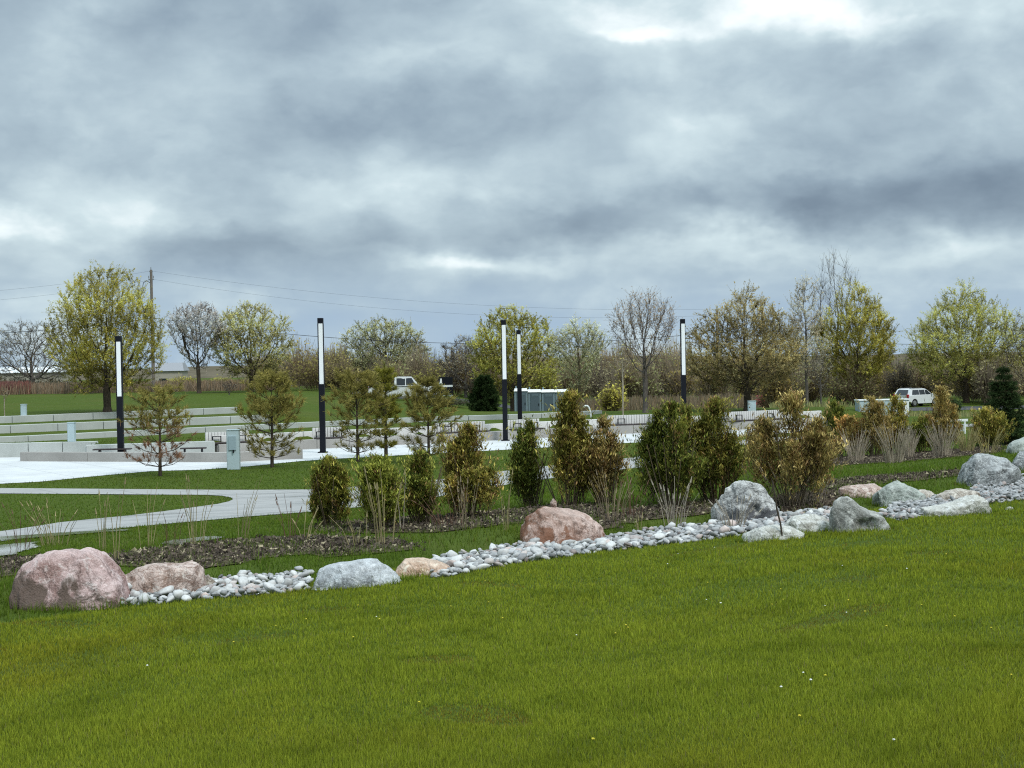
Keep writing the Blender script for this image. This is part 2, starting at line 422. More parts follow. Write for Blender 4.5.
SUN_EL, SUN_AZ = math.radians(52), math.radians(140)      # azimuth clockwise from +Y: behind right
def build_world():
    t = NT('World', world=True)
    SC.world = t.w
    g = t.n('ShaderNodeTexCoord').outputs['Generated']
    g = t.v_('NORMALIZE', g)
    sp = t.n('ShaderNodeSeparateXYZ'); t.set(sp.inputs[0], g)
    X, Y, Zz = sp.outputs
    az = t.m_('ARCTAN2', X, Y); el = t.m_('ARCSINE', Zz)
    # cloud-deck coordinates: flattened towards the horizon
    den = t.m_('ADD', t.m_('MAXIMUM', Zz, 0.0), 0.13)
    cx = t.m_('DIVIDE', X, den); cy = t.m_('DIVIDE', Y, den)
    cv = t.n('ShaderNodeCombineXYZ'); t.set(cv.inputs[0], cx); t.set(cv.inputs[1], t.m_('MULTIPLY', cy, 1.0)); cv.inputs[2].default_value = 3.7
    cv = cv.outputs[0]
    av = t.n('ShaderNodeCombineXYZ'); t.set(av.inputs[0], az); t.set(av.inputs[1], t.m_('MULTIPLY', el, 1.6)); av.inputs[2].default_value = 0.31
    av = av.outputs[0]
    w1 = t.noise(av, 9.0, 5, 0.55, 0, 1)          # warp
    wv = t.n('ShaderNodeSeparateXYZ'); t.set(wv.inputs[0], w1)
    azw = t.m_('ADD', az, t.m_('MULTIPLY', t.m_('SUBTRACT', wv.outputs[0], 0.5), 0.16))
    elw = t.m_('ADD', el, t.m_('MULTIPLY', t.m_('SUBTRACT', wv.outputs[1], 0.5), 0.085))
    n1 = t.noise(cv, 1.15, 7, 0.52, 0.3); n2 = t.noise(av, 7.0, 8, 0.50, 0.15); n3 = t.noise(av, 22, 7, 0.55, 0.2)
    B = t.m_('ADD', 0.52, t.m_('MULTIPLY', t.m_('SUBTRACT', n1, 0.5), 0.30))
    B = t.m_('ADD', B, t.m_('MULTIPLY', t.m_('SUBTRACT', n2, 0.5), 0.45))
    B = t.m_('ADD', B, t.m_('MULTIPLY', t.m_('SUBTRACT', n3, 0.5), 0.20))
    pv = t.v_('ADD', av, t.v_('MULTIPLY', w1, (0.05, 0.05, 0.0)))
    b4 = t.m_('ABSOLUTE', t.m_('SUBTRACT', t.noise(pv, 9.0, 6, 0.48, 0.1), 0.5))
    b5 = t.m_('ABSOLUTE', t.m_('SUBTRACT', t.noise(pv, 21.0, 5, 0.5, 0.1), 0.5))
    B = t.m_('ADD', B, t.m_('MULTIPLY', t.m_('SUBTRACT', b4, 0.10), 0.45))
    B = t.m_('ADD', B, t.m_('MULTIPLY', t.m_('SUBTRACT', b5, 0.10), 0.20))
    for sc_, lo_, hi_, am_, zz in ((4.5, .46, .60, .15, 1.3), (9.0, .48, .60, .07, 2.9)):
        o_ = t.v_('ADD', pv, (zz, zz * .7, zz))
        B = t.m_('ADD', B, t.m_('MULTIPLY', t.m_('SUBTRACT', t.mr(t.noise(o_, sc_, 7, 0.5, 0.15), lo_, hi_, 0, 1, True), 0.5), am_))
    blobs = [  # px, py, sx, sy, amount   (where the big masses of the cloud deck hang)
        (170, 15, 230, 45, -0.10), (640, 20, 190, 32, 0.22), (760, 16, 60, 14, 0.20), (860, 36, 70, 14, 0.22), (640, 30, 50, 10, 0.16), (450, 62, 60, 16, 0.10),
        (985, 30, 110, 50, -0.08), (110, 110, 170, 50, 0.06), (390, 128, 210, 26, -0.14), (400, 178, 150, 22, 0.10),
        (810, 120, 230, 40, 0.02), (800, 200, 270, 36, -0.31), (985, 195, 110, 36, -0.12), (330, 250, 220, 34, -0.18), (560, 222, 90, 24, -0.18),
        (455, 262, 75, 14, 0.34), (740, 248, 110, 15, 0.22), (960, 256, 90, 16, 0.20), (200, 212, 90, 18, 0.16), (15, 232, 45, 20, 0.25),
        (20, 300, 110, 30, -0.04), (200, 305, 70, 18, 0.16), (940, 95, 60, 14, 0.10), (600, 75, 200, 24, 0.05), (90, 190, 120, 26, 0.06),
    ]
    for px, py, sx, sy, a in blobs:
        v = ray(px, py); v = v / np.linalg.norm(v)
        a0 = math.atan2(v[0], v[1]); e0 = math.asin(v[2])
        dx = t.m_('DIVIDE', t.m_('SUBTRACT', azw, a0), sx / F); dy = t.m_('DIVIDE', t.m_('SUBTRACT', elw, e0), sy / F)
        q = t.m_('ADD', t.m_('MULTIPLY', dx, dx), t.m_('MULTIPLY', dy, dy))
        B = t.m_('ADD', B, t.m_('MULTIPLY', t.m_('EXPONENT', t.m_('MULTIPLY', q, -1.0)), a))
    c = t.ramp(B, [(0.0, (0.150, 0.202, 0.262)), (0.22, (0.232, 0.303, 0.368)), (0.42, (0.345, 0.434, 0.492)), (0.62, (0.500, 0.602, 0.640)), (0.84, (0.82, 0.88, 0.89))])
    # thin blue-grey air low down
    low = t.m_('MULTIPLY', t.mr(el, 0.010, 0.085, 1, 0, True), t.mr(B, 0.25, 0.62, 0.95, 0.15))
    c = t.mix(low, c, (0.300, 0.415, 0.555))
    # overcast sky: brighter towards the zenith
    gain = t.mr(el, 0.28, 1.2, 1.0, 3.0, True)
    c = t.mix(1.0, c, t.n('ShaderNodeCombineColor').outputs[0], 'MULTIPLY')
    cc = c.node.inputs[7].links[0].from_node
    for i in range(3): t.set(cc.inputs[i], gain)
    sky = t.n('ShaderNodeTexSky', sky_type='NISHITA'); sky.sun_disc = False
    sky.sun_elevation = SUN_EL; sky.sun_rotation = SUN_AZ
    b1 = t.n('ShaderNodeBackground'); t.set(b1.inputs[0], sky.outputs[0]); b1.inputs[1].default_value = 0.08
    b2 = t.n('ShaderNodeBackground'); t.set(b2.inputs[0], c); b2.inputs[1].default_value = 1.33
    mx = t.n('ShaderNodeMixShader'); mx.inputs[0].default_value = 0.93
    o = t.n('ShaderNodeOutputWorld')
    t.t.links.new(b1.outputs[0], mx.inputs[1]); t.t.links.new(b2.outputs[0], mx.inputs[2]); t.t.links.new(mx.outputs[0], o.inputs[0])
    try: t.w.cycles.sampling_method = 'MANUAL'; t.w.cycles.sample_map_resolution = 512
    except Exception: pass
build_world()
sl = bpy.data.lights.new('sun', 'SUN'); sl.energy = 2.1; sl.angle = math.radians(14); sl.color = (1.0, 0.97, 0.92)
so = bpy.data.objects.new('sun', sl); link(so)
sd = Vector((math.sin(SUN_AZ) * math.cos(SUN_EL), math.cos(SUN_AZ) * math.cos(SUN_EL), math.sin(SUN_EL)))
so.rotation_euler = sd.to_track_quat('Z', 'Y').to_euler(); so.location = (10, -20, 40)

# ------------------------------------------------------------------ ground, plaza, paths
def axis(lo, hi, step, far, growth=1.35):
    a = list(np.arange(lo, hi + 1e-6, step)); d = step
    while a[-1] < far: d *= growth; a.append(a[-1] + d)
    d = step
    while a[0] > -far: d *= growth; a.insert(0, a[0] - d)
    return np.array(a)
ax = axis(-46, 46, 0.45, 3000); ay = axis(0, 116, 0.4, 3000)
GX, GY = np.meshgrid(ax, ay)
GZ = Z(GX, GY)
# keep the far ground flat and level
V = np.stack([GX.ravel(), GY.ravel(), GZ.ravel()], 1)
nx, ny = len(ax), len(ay)
I = np.arange(nx * ny).reshape(ny, nx)
Fq = np.stack([I[:-1, :-1].ravel(), I[:-1, 1:].ravel(), I[1:, 1:].ravel(), I[1:, :-1].ravel()], 1)
struct(npmesh('ground', V, Fq, M['ground'], smooth=True))

def wpoly(pts, jit=0.0, seed=0):
    """outline in the photograph -> outline on the ground, edges refined"""
    rng = random.Random(seed)
    W = [at(px, py)[:2] for px, py in pts]
    return densify(W, 0.5, jit, rng)
def densify(W, step=0.5, jit=0.0, rng=random):
    out = []
    for a, b in zip(W, W[1:] + W[:1]):
        L = math.dist(a, b); n = max(1, int(L / step))
        for k in range(n):
            u = k / n
            out.append((a[0] + (b[0] - a[0]) * u + rng.uniform(-jit, jit), a[1] + (b[1] - a[1]) * u + rng.uniform(-jit, jit)))
    return out
def inpoly(x, y, P):
    x = np.asarray(x); y = np.asarray(y); ins = np.zeros(x.shape, bool)
    P = np.asarray(P); j = len(P) - 1
    for i in range(len(P)):
        xi, yi = P[i]; xj, yj = P[j]
        if yi != yj:
            c = ((yi > y) != (yj > y)) & (x < (xj - xi) * (y - yi) / (yj - yi) + xi)
            ins ^= c
        j = i
    return ins
def sheet(name, P, mat, off, maxlen=0.8):
    from mathutils.geometry import delaunay_2d_cdt
    n = len(P); xs = [p[0] for p in P]; ys = [p[1] for p in P]
    gx_, gy_ = np.meshgrid(np.arange(min(xs), max(xs), maxlen * .8), np.arange(min(ys), max(ys), maxlen * .8))
    ins = inpoly(gx_.ravel(), gy_.ravel(), P)
    pts = [Vector(p) for p in P] + [Vector((a, b)) for a, b in zip(gx_.ravel()[ins], gy_.ravel()[ins])]
    ov, oe, of, _, _, _ = delaunay_2d_cdt(pts, [], [list(range(n))], 1, 1e-5)
    bm = bmesh.new()
    vs = [bm.verts.new((p.x, p.y, 0)) for p in ov]
    for f in of:
        if len(set(f)) >= 3: bm.faces.new([vs[k] for k in f])
    for v in bm.verts: v.co.z = zt(v.co.x, v.co.y) + off
    bmesh.ops.recalc_face_normals(bm, faces=bm.faces[:])
    for f in bm.faces:
        f.smooth = True
        if f.normal.z < 0: f.normal_flip()
    me = bpy.data.meshes.new(name); bm.to_mesh(me); bm.free(); me.materials.append(mat)
    o = link(bpy.data.objects.new(name, me)); return struct(o)

tx = np.array(TIERS[0][0], float); ty_ = np.array(TIERS[0][1], float)
back_edge = [(x, float(np.interp(x, tx, ty_)) + 0.12) for x in np.concatenate([np.arange(20, -18.7, -0.6), [-18.69, -18.81], np.arange(-19.5, -36, -0.8)])]
near_px = [(-60, 490), (0, 484), (40, 482), (100, 476), (150, 471.5), (200, 470), (250, 466.5), (300, 461.5), (335, 459), (400, 455.5), (470, 452), (540, 448), (610, 444), (665, 441.5), (740, 436.5), (790, 433), (850, 428)]
PLAZA = densify([at(*p)[:2] for p in near_px] + [(float(x_), float(y_)) for x_, y_ in back_edge], 0.7)
sheet('plaza', PLAZA, M['plaza'], 0.012, 1.2)
path_px = [(-50, 487.5), (0, 488.5), (120, 489.5), (230, 490.5), (310, 490), (390, 485), (440, 480), (500, 472), (560, 465), (625, 459), (650, 455), (740, 440.5), (780, 437.5), (915, 426.5), (1000, 423),
           (1000, 425.5), (915, 429.5), (780, 442), (740, 445.5), (650, 467), (600, 472), (512, 484), (440, 497), (380, 506), (310, 512.5), (250, 517), (150, 526), (100, 531), (0, 542), (-50, 549),
           (-50, 537), (0, 532), (60, 523), (130, 516), (200, 507), (218, 504.5), (229, 502), (233, 500), (231, 498), (222, 496.4), (205, 495.4), (120, 494.8), (0, 494), (-50, 493.5)]
PATH = wpoly(path_px)
sheet('path', PATH, M['path'], 0.018)
MULCH = []; PUD = []
for i, pl in enumerate([
    [(110, 556), (170, 548), (250, 541), (330, 538), (330, 551), (250, 562), (205, 570), (150, 572), (112, 566)],
    [(315, 537), (400, 541), (420, 548), (395, 553), (330, 558), (300, 552)],
    [(312, 530), (345, 523), (470, 515), (560, 506), (610, 505), (600, 517), (520, 524), (430, 533), (350, 534)],
    [(590, 522), (640, 508), (720, 500), (720, 512), (660, 520), (600, 529)],
    [(750, 515), (760, 500), (830, 490), (842, 500), (830, 509), (780, 517)],
    [(815, 460), (860, 457), (960, 450), (1000, 447), (1000, 453), (960, 457), (870, 464), (815, 468)],
    [(822, 482), (880, 477), (960, 471), (962, 476), (880, 484), (830, 489)],
    [(-40, 572), (0, 562), (20, 558), (40, 560), (20, 575), (-40, 585)],
]):
    P = densify([at(px, py)[:2] for px, py in pl], 0.28, 0.13, random.Random(i)); MULCH.append(P)
    sheet('mulch_bed', P, M['mulch'], 0.016)
for i, pl in enumerate([[(-30, 552), (0, 546), (36, 543), (40, 548), (10, 556), (-30, 561)], [(160, 545), (172, 541), (190, 540), (205, 537.5), (222, 537.5), (214, 541), (196, 542), (184, 546)], [(262, 540), (276, 537.5), (300, 538.2), (318, 536.5), (319, 539), (300, 540.2), (284, 542.2)], [(-30, 539.5), (60, 533.5), (130, 530), (128, 531.5), (60, 536.5), (-30, 544)]]):
    P = densify([at(px, py)[:2] for px, py in pl], 0.22, 0.09, random.Random(20 + i)); PUD.append(P)
    sheet('puddle', P, M['water'], 0.024)
# far road
ROAD = densify([(-14, 126), (60, 128), (60, 136), (-14, 134)], 2)
sheet('road', ROAD, M['road'], 0.02, 3)

# hills on the horizon
hx = np.linspace(-900, 900, 160)
hz = 3.4 + 0.9 * np.sin(hx * 0.011 + 1) + 0.6 * np.sin(hx * 0.037)
Vh = np.concatenate([np.stack([hx, 560 + 0 * hx, 0 * hx - 3], 1), np.stack([hx, 640 + 0 * hx, hz], 1), np.stack([hx, 800 + 0 * hx, hz * 0.6], 1)])
n = len(hx); Fh = []
for r in range(2):
    for i in range(n - 1): Fh.append((r * n + i, r * n + i + 1, (r + 1) * n + i + 1, (r + 1) * n + i))
th = NT('hazy_woods'); ph = th.pos()
M['hill'] = th.done(th.ramp(th.noise(ph, 0.12, 6, 0.7), [(0.3, (0.09, 0.078, 0.055)), (0.7, (0.16, 0.138, 0.10))]), 1.0, 0.0)
struct(npmesh('hills', Vh, np.array(Fh), M['hill'], smooth=True))


# ------------------------------------------------------------------ concrete walls
def along(xs, ys, x0, x1, step):
    """points along a wall front between two x, evenly spaced"""
    P = [(x, float(np.interp(x, xs, ys))) for x in np.linspace(x0, x1, 200)]
    L = [0]
    for a, b in zip(P[:-1], P[1:]): L.append(L[-1] + math.dist(a, b))
    n = max(1, round(L[-1] / step))
    out = []
    for k in range(n + 1):
        d = L[-1] * k / n
        i = min(len(P) - 2, max(0, int(np.searchsorted(L, d)) - 1))
        u = (d - L[i]) / max(1e-6, L[i + 1] - L[i])
        out.append((P[i][0] + (P[i + 1][0] - P[i][0]) * u, P[i][1] + (P[i + 1][1] - P[i][1]) * u))
    return out
def blocks(mb, pts, thick, z0, z1, gap=0.035, setback=0.0):
    for a, b in zip(pts[:-1], pts[1:]):
        dx, dy = b[0] - a[0], b[1] - a[1]; L = math.hypot(dx, dy); rz = math.atan2(dy, dx)
        nx_, ny_ = -dy / L, dx / L
        c = ((a[0] + b[0]) / 2 + nx_ * (thick / 2 + setback), (a[1] + b[1]) / 2 + ny_ * (thick / 2 + setback), (z0 + z1) / 2)
        mb.box(c, (L - gap, thick, z1 - z0), rz, 0.012)
        mb.box((c[0], c[1], c[2] - 0.03), (L + 0.02, thick * 0.6, z1 - z0 - 0.05), rz)
GRP_T = 'tiers of the lawn terraces'
def tier(k, x0, x1, z0, z1, label, step=2.3):
    pts = along(TIERS[k][0], TIERS[k][1], x0, x1, step)
    m = MB(); blocks(m, pts, 0.4, z0, z1)
    return tag(m.build('terrace_wall', M['wall']), label, 'terrace wall', GRP_T)
tier(3, -40, -15.8, 0.9, 1.57, 'topmost long pale concrete terrace wall below the upper lawn')
tier(2, -40, -13.3, 0.55, 1.235, 'second terrace wall from the top, pale concrete panels between two grass strips')
tier(1, -40, 5.4, 0.3, 0.87, 'longest concrete terrace wall, third from the top, running on behind the lamp posts')
m = MB(); blocks(m, along(TIERS[0][0], TIERS[0][1], -34, -18.85, 1.5), 0.45, -0.1, 0.64)
tag(m.build('block_wall', M['wall']), 'taller pale block wall carrying a post at the far left of the plaza', 'wall')
m = MB(); blocks(m, along(TIERS[0][0], TIERS[0][1], -18.65, -13.35, 2.3), 0.45, -0.1, 0.60)
tag(m.build('terrace_wall', M['wall']), 'lowest terrace wall, whitest, just behind the grey ramp wall', 'terrace wall', GRP_T)
m = MB()
pa = at(20, 461.5); pb = at(250, 462.5); pc = at(303, 459)
P1 = [pa[:2], ((pa[0] + pb[0]) / 2, (pa[1] + pb[1]) / 2 - 0.1), pb[:2], pc[:2]]
xs_, ys_ = [p[0] for p in P1], [p[1] for p in P1]
blocks(m, along(xs_, ys_, xs_[0], xs_[-1], 3.2), 0.35, -0.1, 0.40, gap=0.012)
tag(m.build('ramp_wall', M['wall_grey']), 'low darker grey concrete wall edging the white plaza on the left', 'wall')

# curved seat wall
sw = thing('seat_wall', 'long curved concrete seat wall along the back of the white plaza', 'wall', (0, 73, 0))
def shift(o, off):
    for v in o.data.vertices: v.co -= Vector(off)
    return o
m = MB(); blocks(m, along(TIERS[0][0], TIERS[0][1], -13.2, 18, 1.6), 0.62, -0.1, 0.44, gap=0.02)
shift(m.build('seat_block', M['wall_grey'], sw), (0, 73, 0))
m = MB(); blocks(m, along(TIERS[0][0], TIERS[0][1], -13.2, 18, 2.2), 0.24, 0.0, 0.80, setback=0.625)
shift(m.build('back_wall', M['rib'], sw), (0, 73, 0))

# benches standing on the seat wall
def make_bench(L, label, loc, rz):
    t = thing('bench', label, 'bench', loc, rz, 'benches along the curved seat wall')
    m = MB(); n = int(L / 0.15)
    for k in range(n):
        m.box((-L / 2 + (k + .5) * L / n, 0.19, 0.27), (L / n - 0.03, 0.06, 0.52))
    m.box((0, 0.225, 0.27), (L - 0.02, 0.012, 0.50))
    m.build('backrest', M['rib'], t)
    m = MB()
    for k in range(3): m.box((0, -0.33 + k * 0.155, 0.05), (L, 0.14, 0.05), 0, 0.008)
    m.build('seat', M['seatwood'], t)
    for sx in (-0.28, 0.28):
        m = MB()
        x = sx * L
        for xx in (x - 0.2, x + 0.2): m.box((xx, -0.02, 0.20), (0.035, 0.05, 0.25))
        m.box((x, -0.02, 0.34), (0.44, 0.05, 0.035))
        m.build('armrest', M['black'], t)
    return t
BL = ['bench nearest the left pine, on the curved seat wall behind the tall blue-grey pedestal', 'bench on the seat wall just right of the second lamp post from the left',
      'bench on the seat wall behind the low branches of the pine in the middle', 'bench on the seat wall just right of the two close lamp posts',
      'bench with two armrests in the gap between the tall middle cedars', 'rightmost bench, below the small pale utility box on the seat wall']
for (p0, p1), lb in zip([(211, 250), (317, 345), (440, 490), (513, 545), (611, 668), (728, 790)], BL):
    pc_ = (p0 + p1) / 2
    # walk the seat wall to this pixel column
    best = min(np.linspace(-13, 18, 600), key=lambda x: abs(512 + 1479 * x / float(np.interp(x, tx, ty_)) - pc_))
    y = float(np.interp(best, tx, ty_)); y2 = float(np.interp(best + .3, tx, ty_)); rz = math.atan2(y2 - y, .3)
    L = (p1 - p0) / 1479 * y / max(.5, math.cos(rz))
    nx_, ny_ = -math.sin(rz), math.cos(rz)
    make_bench(L, lb, (best + nx_ * 0.40, y + ny_ * 0.40, 0.44), rz)
# two plain backless benches on the left
def make_low_bench(loc, rz, L, label):
    t = thing('backless_bench', label, 'bench', loc, rz, 'backless benches behind the ramp wall')
    m = MB()
    for k in range(3): m.box((0, -0.16 + k * .16, 0.47), (L, 0.14, 0.05), 0, 0.008)
    m.build('seat', M['seatwood'], t)
    for s_ in (-1, 1): MB().box((s_ * L * .33, 0, 0.22), (0.07, 0.4, 0.44), 0, 0.01).build('leg', M['black'], t)
b_ = gx(111, 63.5); make_low_bench(b_, 0.1, 1.6, 'dark backless bench behind the ramp wall beside the leftmost lamp post')
b_ = gx(192, 63.2); make_low_bench(b_, 0.15, 1.1, 'dark backless bench behind the ramp wall right of the browned pine')

# ------------------------------------------------------------------ lamp columns
def make_lamp(base, H, label):
    t = thing('lamp_post', label, 'lamp post', base, 0, 'slim black and white lamp columns around the plaza')
    w = 0.25
    MB().box((0, 0, 0.03), (0.42, 0.42, 0.06), 0, 0.01).build('base_plate', M['black'], t)
    MB().box((0, 0, 0.06 + (0.5 * H) / 2), (w, w, 0.5 * H), 0, 0.015).build('pole', M['black'], t)
    z0 = 0.06 + 0.5 * H; z1 = H - 0.24
    MB().box((0.012, 0, (z0 + z1) / 2), (w * 0.80, w * 0.92, z1 - z0), 0, 0.02).build('light_diffuser', M['white_lens'], t)
    m = MB(); m.box((-w * 0.46, 0, (z0 + z1) / 2), (w * 0.10, w * 0.95, z1 - z0)); m.box((w * 0.48, 0, (z0 + z1) / 2), (w * 0.08, w * 0.95, z1 - z0))
    m.build('side_rail', M['black'], t)
    MB().box((0, 0, H - 0.12), (w, w, 0.24), 0, 0.015).build('cap', M['black'], t)
LAMPS = [(119.5, 336, 63.6, 'leftmost lamp column, in front of the terrace walls and the big rounded tree'),
         (323, 318, None, 'tallest lamp column, between the second and third pines'), (505.5, 320, None, 'left and nearer one of the two close lamp columns'),
         (520, 330, None, 'right, farther and shorter one of the two close lamp columns'), (683.5, 319, 77.5, 'rightmost lamp column, its foot hidden by the twin dark cedars')]
for px, top, d, lb in LAMPS:
    if d: b = gx(px, d)
    else: b = at(px, {323: 453, 505.5: 441, 520: 420.5}[px])
    d = b[1]
    z_top = CAM[2] + d * (f_[2] + R_[2] * ((px - 512) / F) + U_[2] * ((384 - top) / F))
    make_lamp(b, z_top - b[2], lb)

# ------------------------------------------------------------------ boxes and pedestals
def make_box(name, label, cat, loc, w, dp, h, rz=0.0, panel=False):
    t = thing(name, label, cat, loc, rz)
    MB().box((0, 0, h / 2), (w, dp, h), 0, 0.012).build('body', M['boxpaint'], t)
    MB().box((0, 0, h + 0.016), (w + 0.04, dp + 0.04, 0.03), 0, 0.006).build('cap', M['boxpaint'], t)
    m = MB(); m.box((-w / 2 - 0.006, 0, h / 2), (0.01, dp * .92, h * .94)); m.build('shaded_side', M['boxdark'], t)  # left side covered in the darker copy, shade put into its colour
    if panel:
        p = MB().box((-0.02, -dp / 2 - 0.02, h * 0.68), (w * .62, 0.04, h * 0.36), 0, 0.008).build('door', M['boxdark'], t)
        MB().box((-0.02 + w * 0.1, -dp / 2 - 0.05, h * 0.47), (0.05, 0.03, 0.12)).build('latch', M['black'], p)
    return t
b = at(234, 469.5); make_box('utility_pedestal', 'tall pale blue-grey electrical pedestal with a door at the edge of the white plaza', 'pedestal', b, 0.46, 0.3, 1.5, 0, True)
b = gx(67.5, 66.3); make_box('utility_post', 'short pale blue-grey post standing on the block wall, left', 'post', (-20.0, 67.02, 0.64), 0.3, 0.28, 0.86)
b = at(24, 415.8); make_box('utility_box', 'small pale utility box alone on the upper lawn, far left', 'utility box', b, 0.26, 0.22, 0.58)
b = gx(751.5, 82.6); make_box('utility_box', 'pale blue-grey utility box in front of the brown tree trunk', 'utility box', b, 0.42, 0.3, 0.82)

# wide cabinet on the right
b = at(884, 417.5)
t = thing('equipment_cabinet', 'wide white equipment cabinet behind the cedars, left of the white car', 'cabinet', b, 0.12)
W_ = 52 / 1479 * b[1]; H_ = 18 / 1479 * b[1]
MB().box((0, 0.3, H_ / 2 - .03), (W_, 0.7, H_ - .06), 0, 0.01).build('body', M['boxdark'], t)
MB().box((0, 0.3, H_ - 0.02), (W_ + 0.08, 0.8, 0.07), 0, 0.01).build('top', M['whitepaint'], t)
for k in range(3):
    MB().box((-W_ / 2 + W_ * (k + .5) / 3, -0.065, H_ / 2 - .03), (W_ / 3 - 0.05, 0.02, H_ - .16)).build('door', M['whitepaint' if k == 2 else 'boxpaint'], t)
# white pipe
b = gx(588, 84.5)
MBp = MB().path([(0.15, 0, 0), (0.08, 0, 0.45), (0.0, 0, 0.62), (-0.1, 0, 0.68), (-0.22, 0, 0.66), (-0.27, 0, 0.58)], 0.05)
tag(MBp.build('gooseneck_pipe', M['whitepaint'], loc=b), 'thin white gooseneck vent pipe right of the portable toilets', 'pipe')
# white post tops seen among the right shrubs
b = at(823, 445)
t = thing('white_bollard', 'short round-topped white bollard left of the orange shrub', 'bollard', (b[0], b[1], b[2] - 0.02))
MB().tube((0, 0, 0), (0, 0, 0.55), 0.12, 0.12, 20).build('post', M['whitepaint'], t)
mm = MB(); bmesh.ops.create_uvsphere(mm.bm, u_segments=16, v_segments=8, radius=0.19, matrix=Matrix.Translation((0, 0, 0.58)) @ Matrix.Diagonal((1, 1, .7, 1)))
mm.build('cap', M['whitepaint'], t, smooth=True)
# low white panels right of the cabinet, by the path
b = at(948, 434)
t = thing('park_barrier', 'low white rail barrier beside the far path, left of the dark spruce', 'barrier', b, 0.05)
MB().box((0, 0, 0.66), (2.0, 0.06, 0.12), 0, 0.01).build('rail', M['whitepaint'], t)
MB().box((0.3, 0, 0.27), (1.1, 0.05, 0.32), 0, 0.01).build('panel', M['boxpaint'], t)
for s_ in (-.85, .85): MB().box((s_, 0, 0.3), (0.07, 0.055, 0.6)).build('post', M['whitepaint'], t)

# ------------------------------------------------------------------ portable toilets
tb = gx(541, 111)
def make_toilet(loc, rz, label, grp):
    t = thing('portable_toilet', label, 'portable toilet', loc, rz, grp)
    w = 1.0
    MB().box((0, 0, 0.06), (w, 1.05, 0.12)).build('base', M['black'], t)
    MB().box((0, 0.02, 1.02), (w - .02, 1.0, 1.8), 0, 0.02).build('shell', M['plasticblue'], t)
    d = MB().box((0.02, -0.50, 1.0), (w * .68, 0.05, 1.66), 0, 0.01).build('door', M['plasticdark'], t)
    MB().box((0.3, -0.54, 1.0), (0.05, 0.04, 0.16)).build('handle', M['black'], d)
    m = MB()
    for k in range(4): m.box((0.02, -0.535, 1.62 + k * 0.045), (w * .5, 0.02, 0.025))
    m.build('vent', M['plasticblue'], d)
    m = MB(); m.prism([(-w / 2 - .02, 1.93), (w / 2 + .02, 1.93), (w / 2 - .04, 2.13), (-w / 2 + .04, 2.13)], -0.56, 0.56, 0.1, 2.0); m.build('roof', M['whitepaint'], t)
    MB().tube((-.35, .35, 2.1), (-.35, .35, 2.3), 0.05).build('vent_pipe', M['plasticblue'], t)
GT = 'row of portable toilets beyond the plaza'
TL = ['leftmost grey-blue portable toilet, partly behind the close lamp columns', 'second portable toilet from the left, just right of the lamp columns', 'third portable toilet from the left in the white-roofed row', 'rightmost portable toilet, half behind the tall cedar']
for k in range(4):
    x = tb[0] + (k - 1.5) * 1.02; make_toilet((x, tb[1] + 0.1 * k, zt(x, tb[1])), 0.02, TL[k], GT)

# ------------------------------------------------------------------ vehicles
def arch(cx, r, n=9):
    return [(cx + r * math.cos(a), 0.33 + r * math.sin(a)) for a in np.linspace(math.pi, 0, n)]
def wheel(t, x, y, r=0.36):
    s = -1 if y < 0 else 1
    w = MB().tube((x, y - 0.11, r), (x, y + 0.11, r), r, r, 24).build('wheel', M['rubber'], t)
    MB().tube((x, y + s * 0.10, r), (x, y + s * 0.125, r), r * .62, r * .58, 18).build('rim', M['rim'], w)
def make_pickup(loc, rz, label):
    t = thing('pickup_truck', label, 'pickup truck', loc, rz); W = 0.95
    lo = [(-2.85, 0.5), (-2.85, 1.12), (-0.75, 1.15), (1.2, 1.15), (2.6, 1.05), (2.8, 0.9), (2.8, 0.45)] + [(p[0], p[1]) for p in arch(1.8, 0.45)][::-1] + [(1.35, 0.33), (-1.35, 0.33)] + arch(-1.8, 0.45)[::-1] + [(-2.25, 0.5)]
    MB().prism(lo, -W, W).build('body', M['carwhite'], t)
    MB().prism([(-0.75, 1.152), (-0.68, 1.85), (-0.4, 1.92), (0.7, 1.90), (1.35, 1.152)], -W + .02, W - .02, 0.14, 1.5).build('cab', M['carwhite'], t)
    for y in (-1, 1):
        for x0, x1, tag_ in ((-0.55, 0.15, 'side_window'), (0.23, 1.02, 'side_window')):
            m = MB(); k = y * (W - .015)
            xt = x1 if x1 < .5 else x1 - 0.33
            m.quad((x0, k, 1.22), (x1, k, 1.22), (xt, k - y * .125, 1.80), (x0, k - y * .125, 1.80)); m.build(tag_, M['glass'], t)
        MB().box((1.12, y * 1.06, 1.25), (0.1, 0.18, 0.2), 0, 0.02).build('mirror', M['carwhite'], t)
        MB().box((2.74, y * .7, 0.86), (0.14, 0.32, 0.18), 0, 0.02).build('headlight', M['chrome'], t)
        MB().box((-2.855, y * .84, 0.95), (0.06, 0.16, 0.34)).build('tail_light', M['redlamp'], t)
        for x in (1.8, -1.8): wheel(t, x, y * 0.82, 0.40)
    m = MB(); m.quad((1.32, -.78, 1.21), (1.32, .78, 1.21), (0.80, .66, 1.83), (0.80, -.66, 1.83)); m.build('windscreen', M['glass'], t)
    MB().box((-1.8, 0, 1.10), (1.95, 1.6, 0.12)).build('bed_liner', M['rubber'], t)
    MB().box((2.86, 0, 0.55), (0.14, 1.7, 0.22), 0, 0.03).build('front_bumper', M['chrome'], t)
    MB().box((-2.92, 0, 0.55), (0.14, 1.7, 0.2), 0, 0.03).build('rear_bumper', M['chrome'], t)
    MB().box((0.45, -W - .012, 1.12), (2.4, 0.02, 0.05)).build('side_trim', M['rubber'], t)
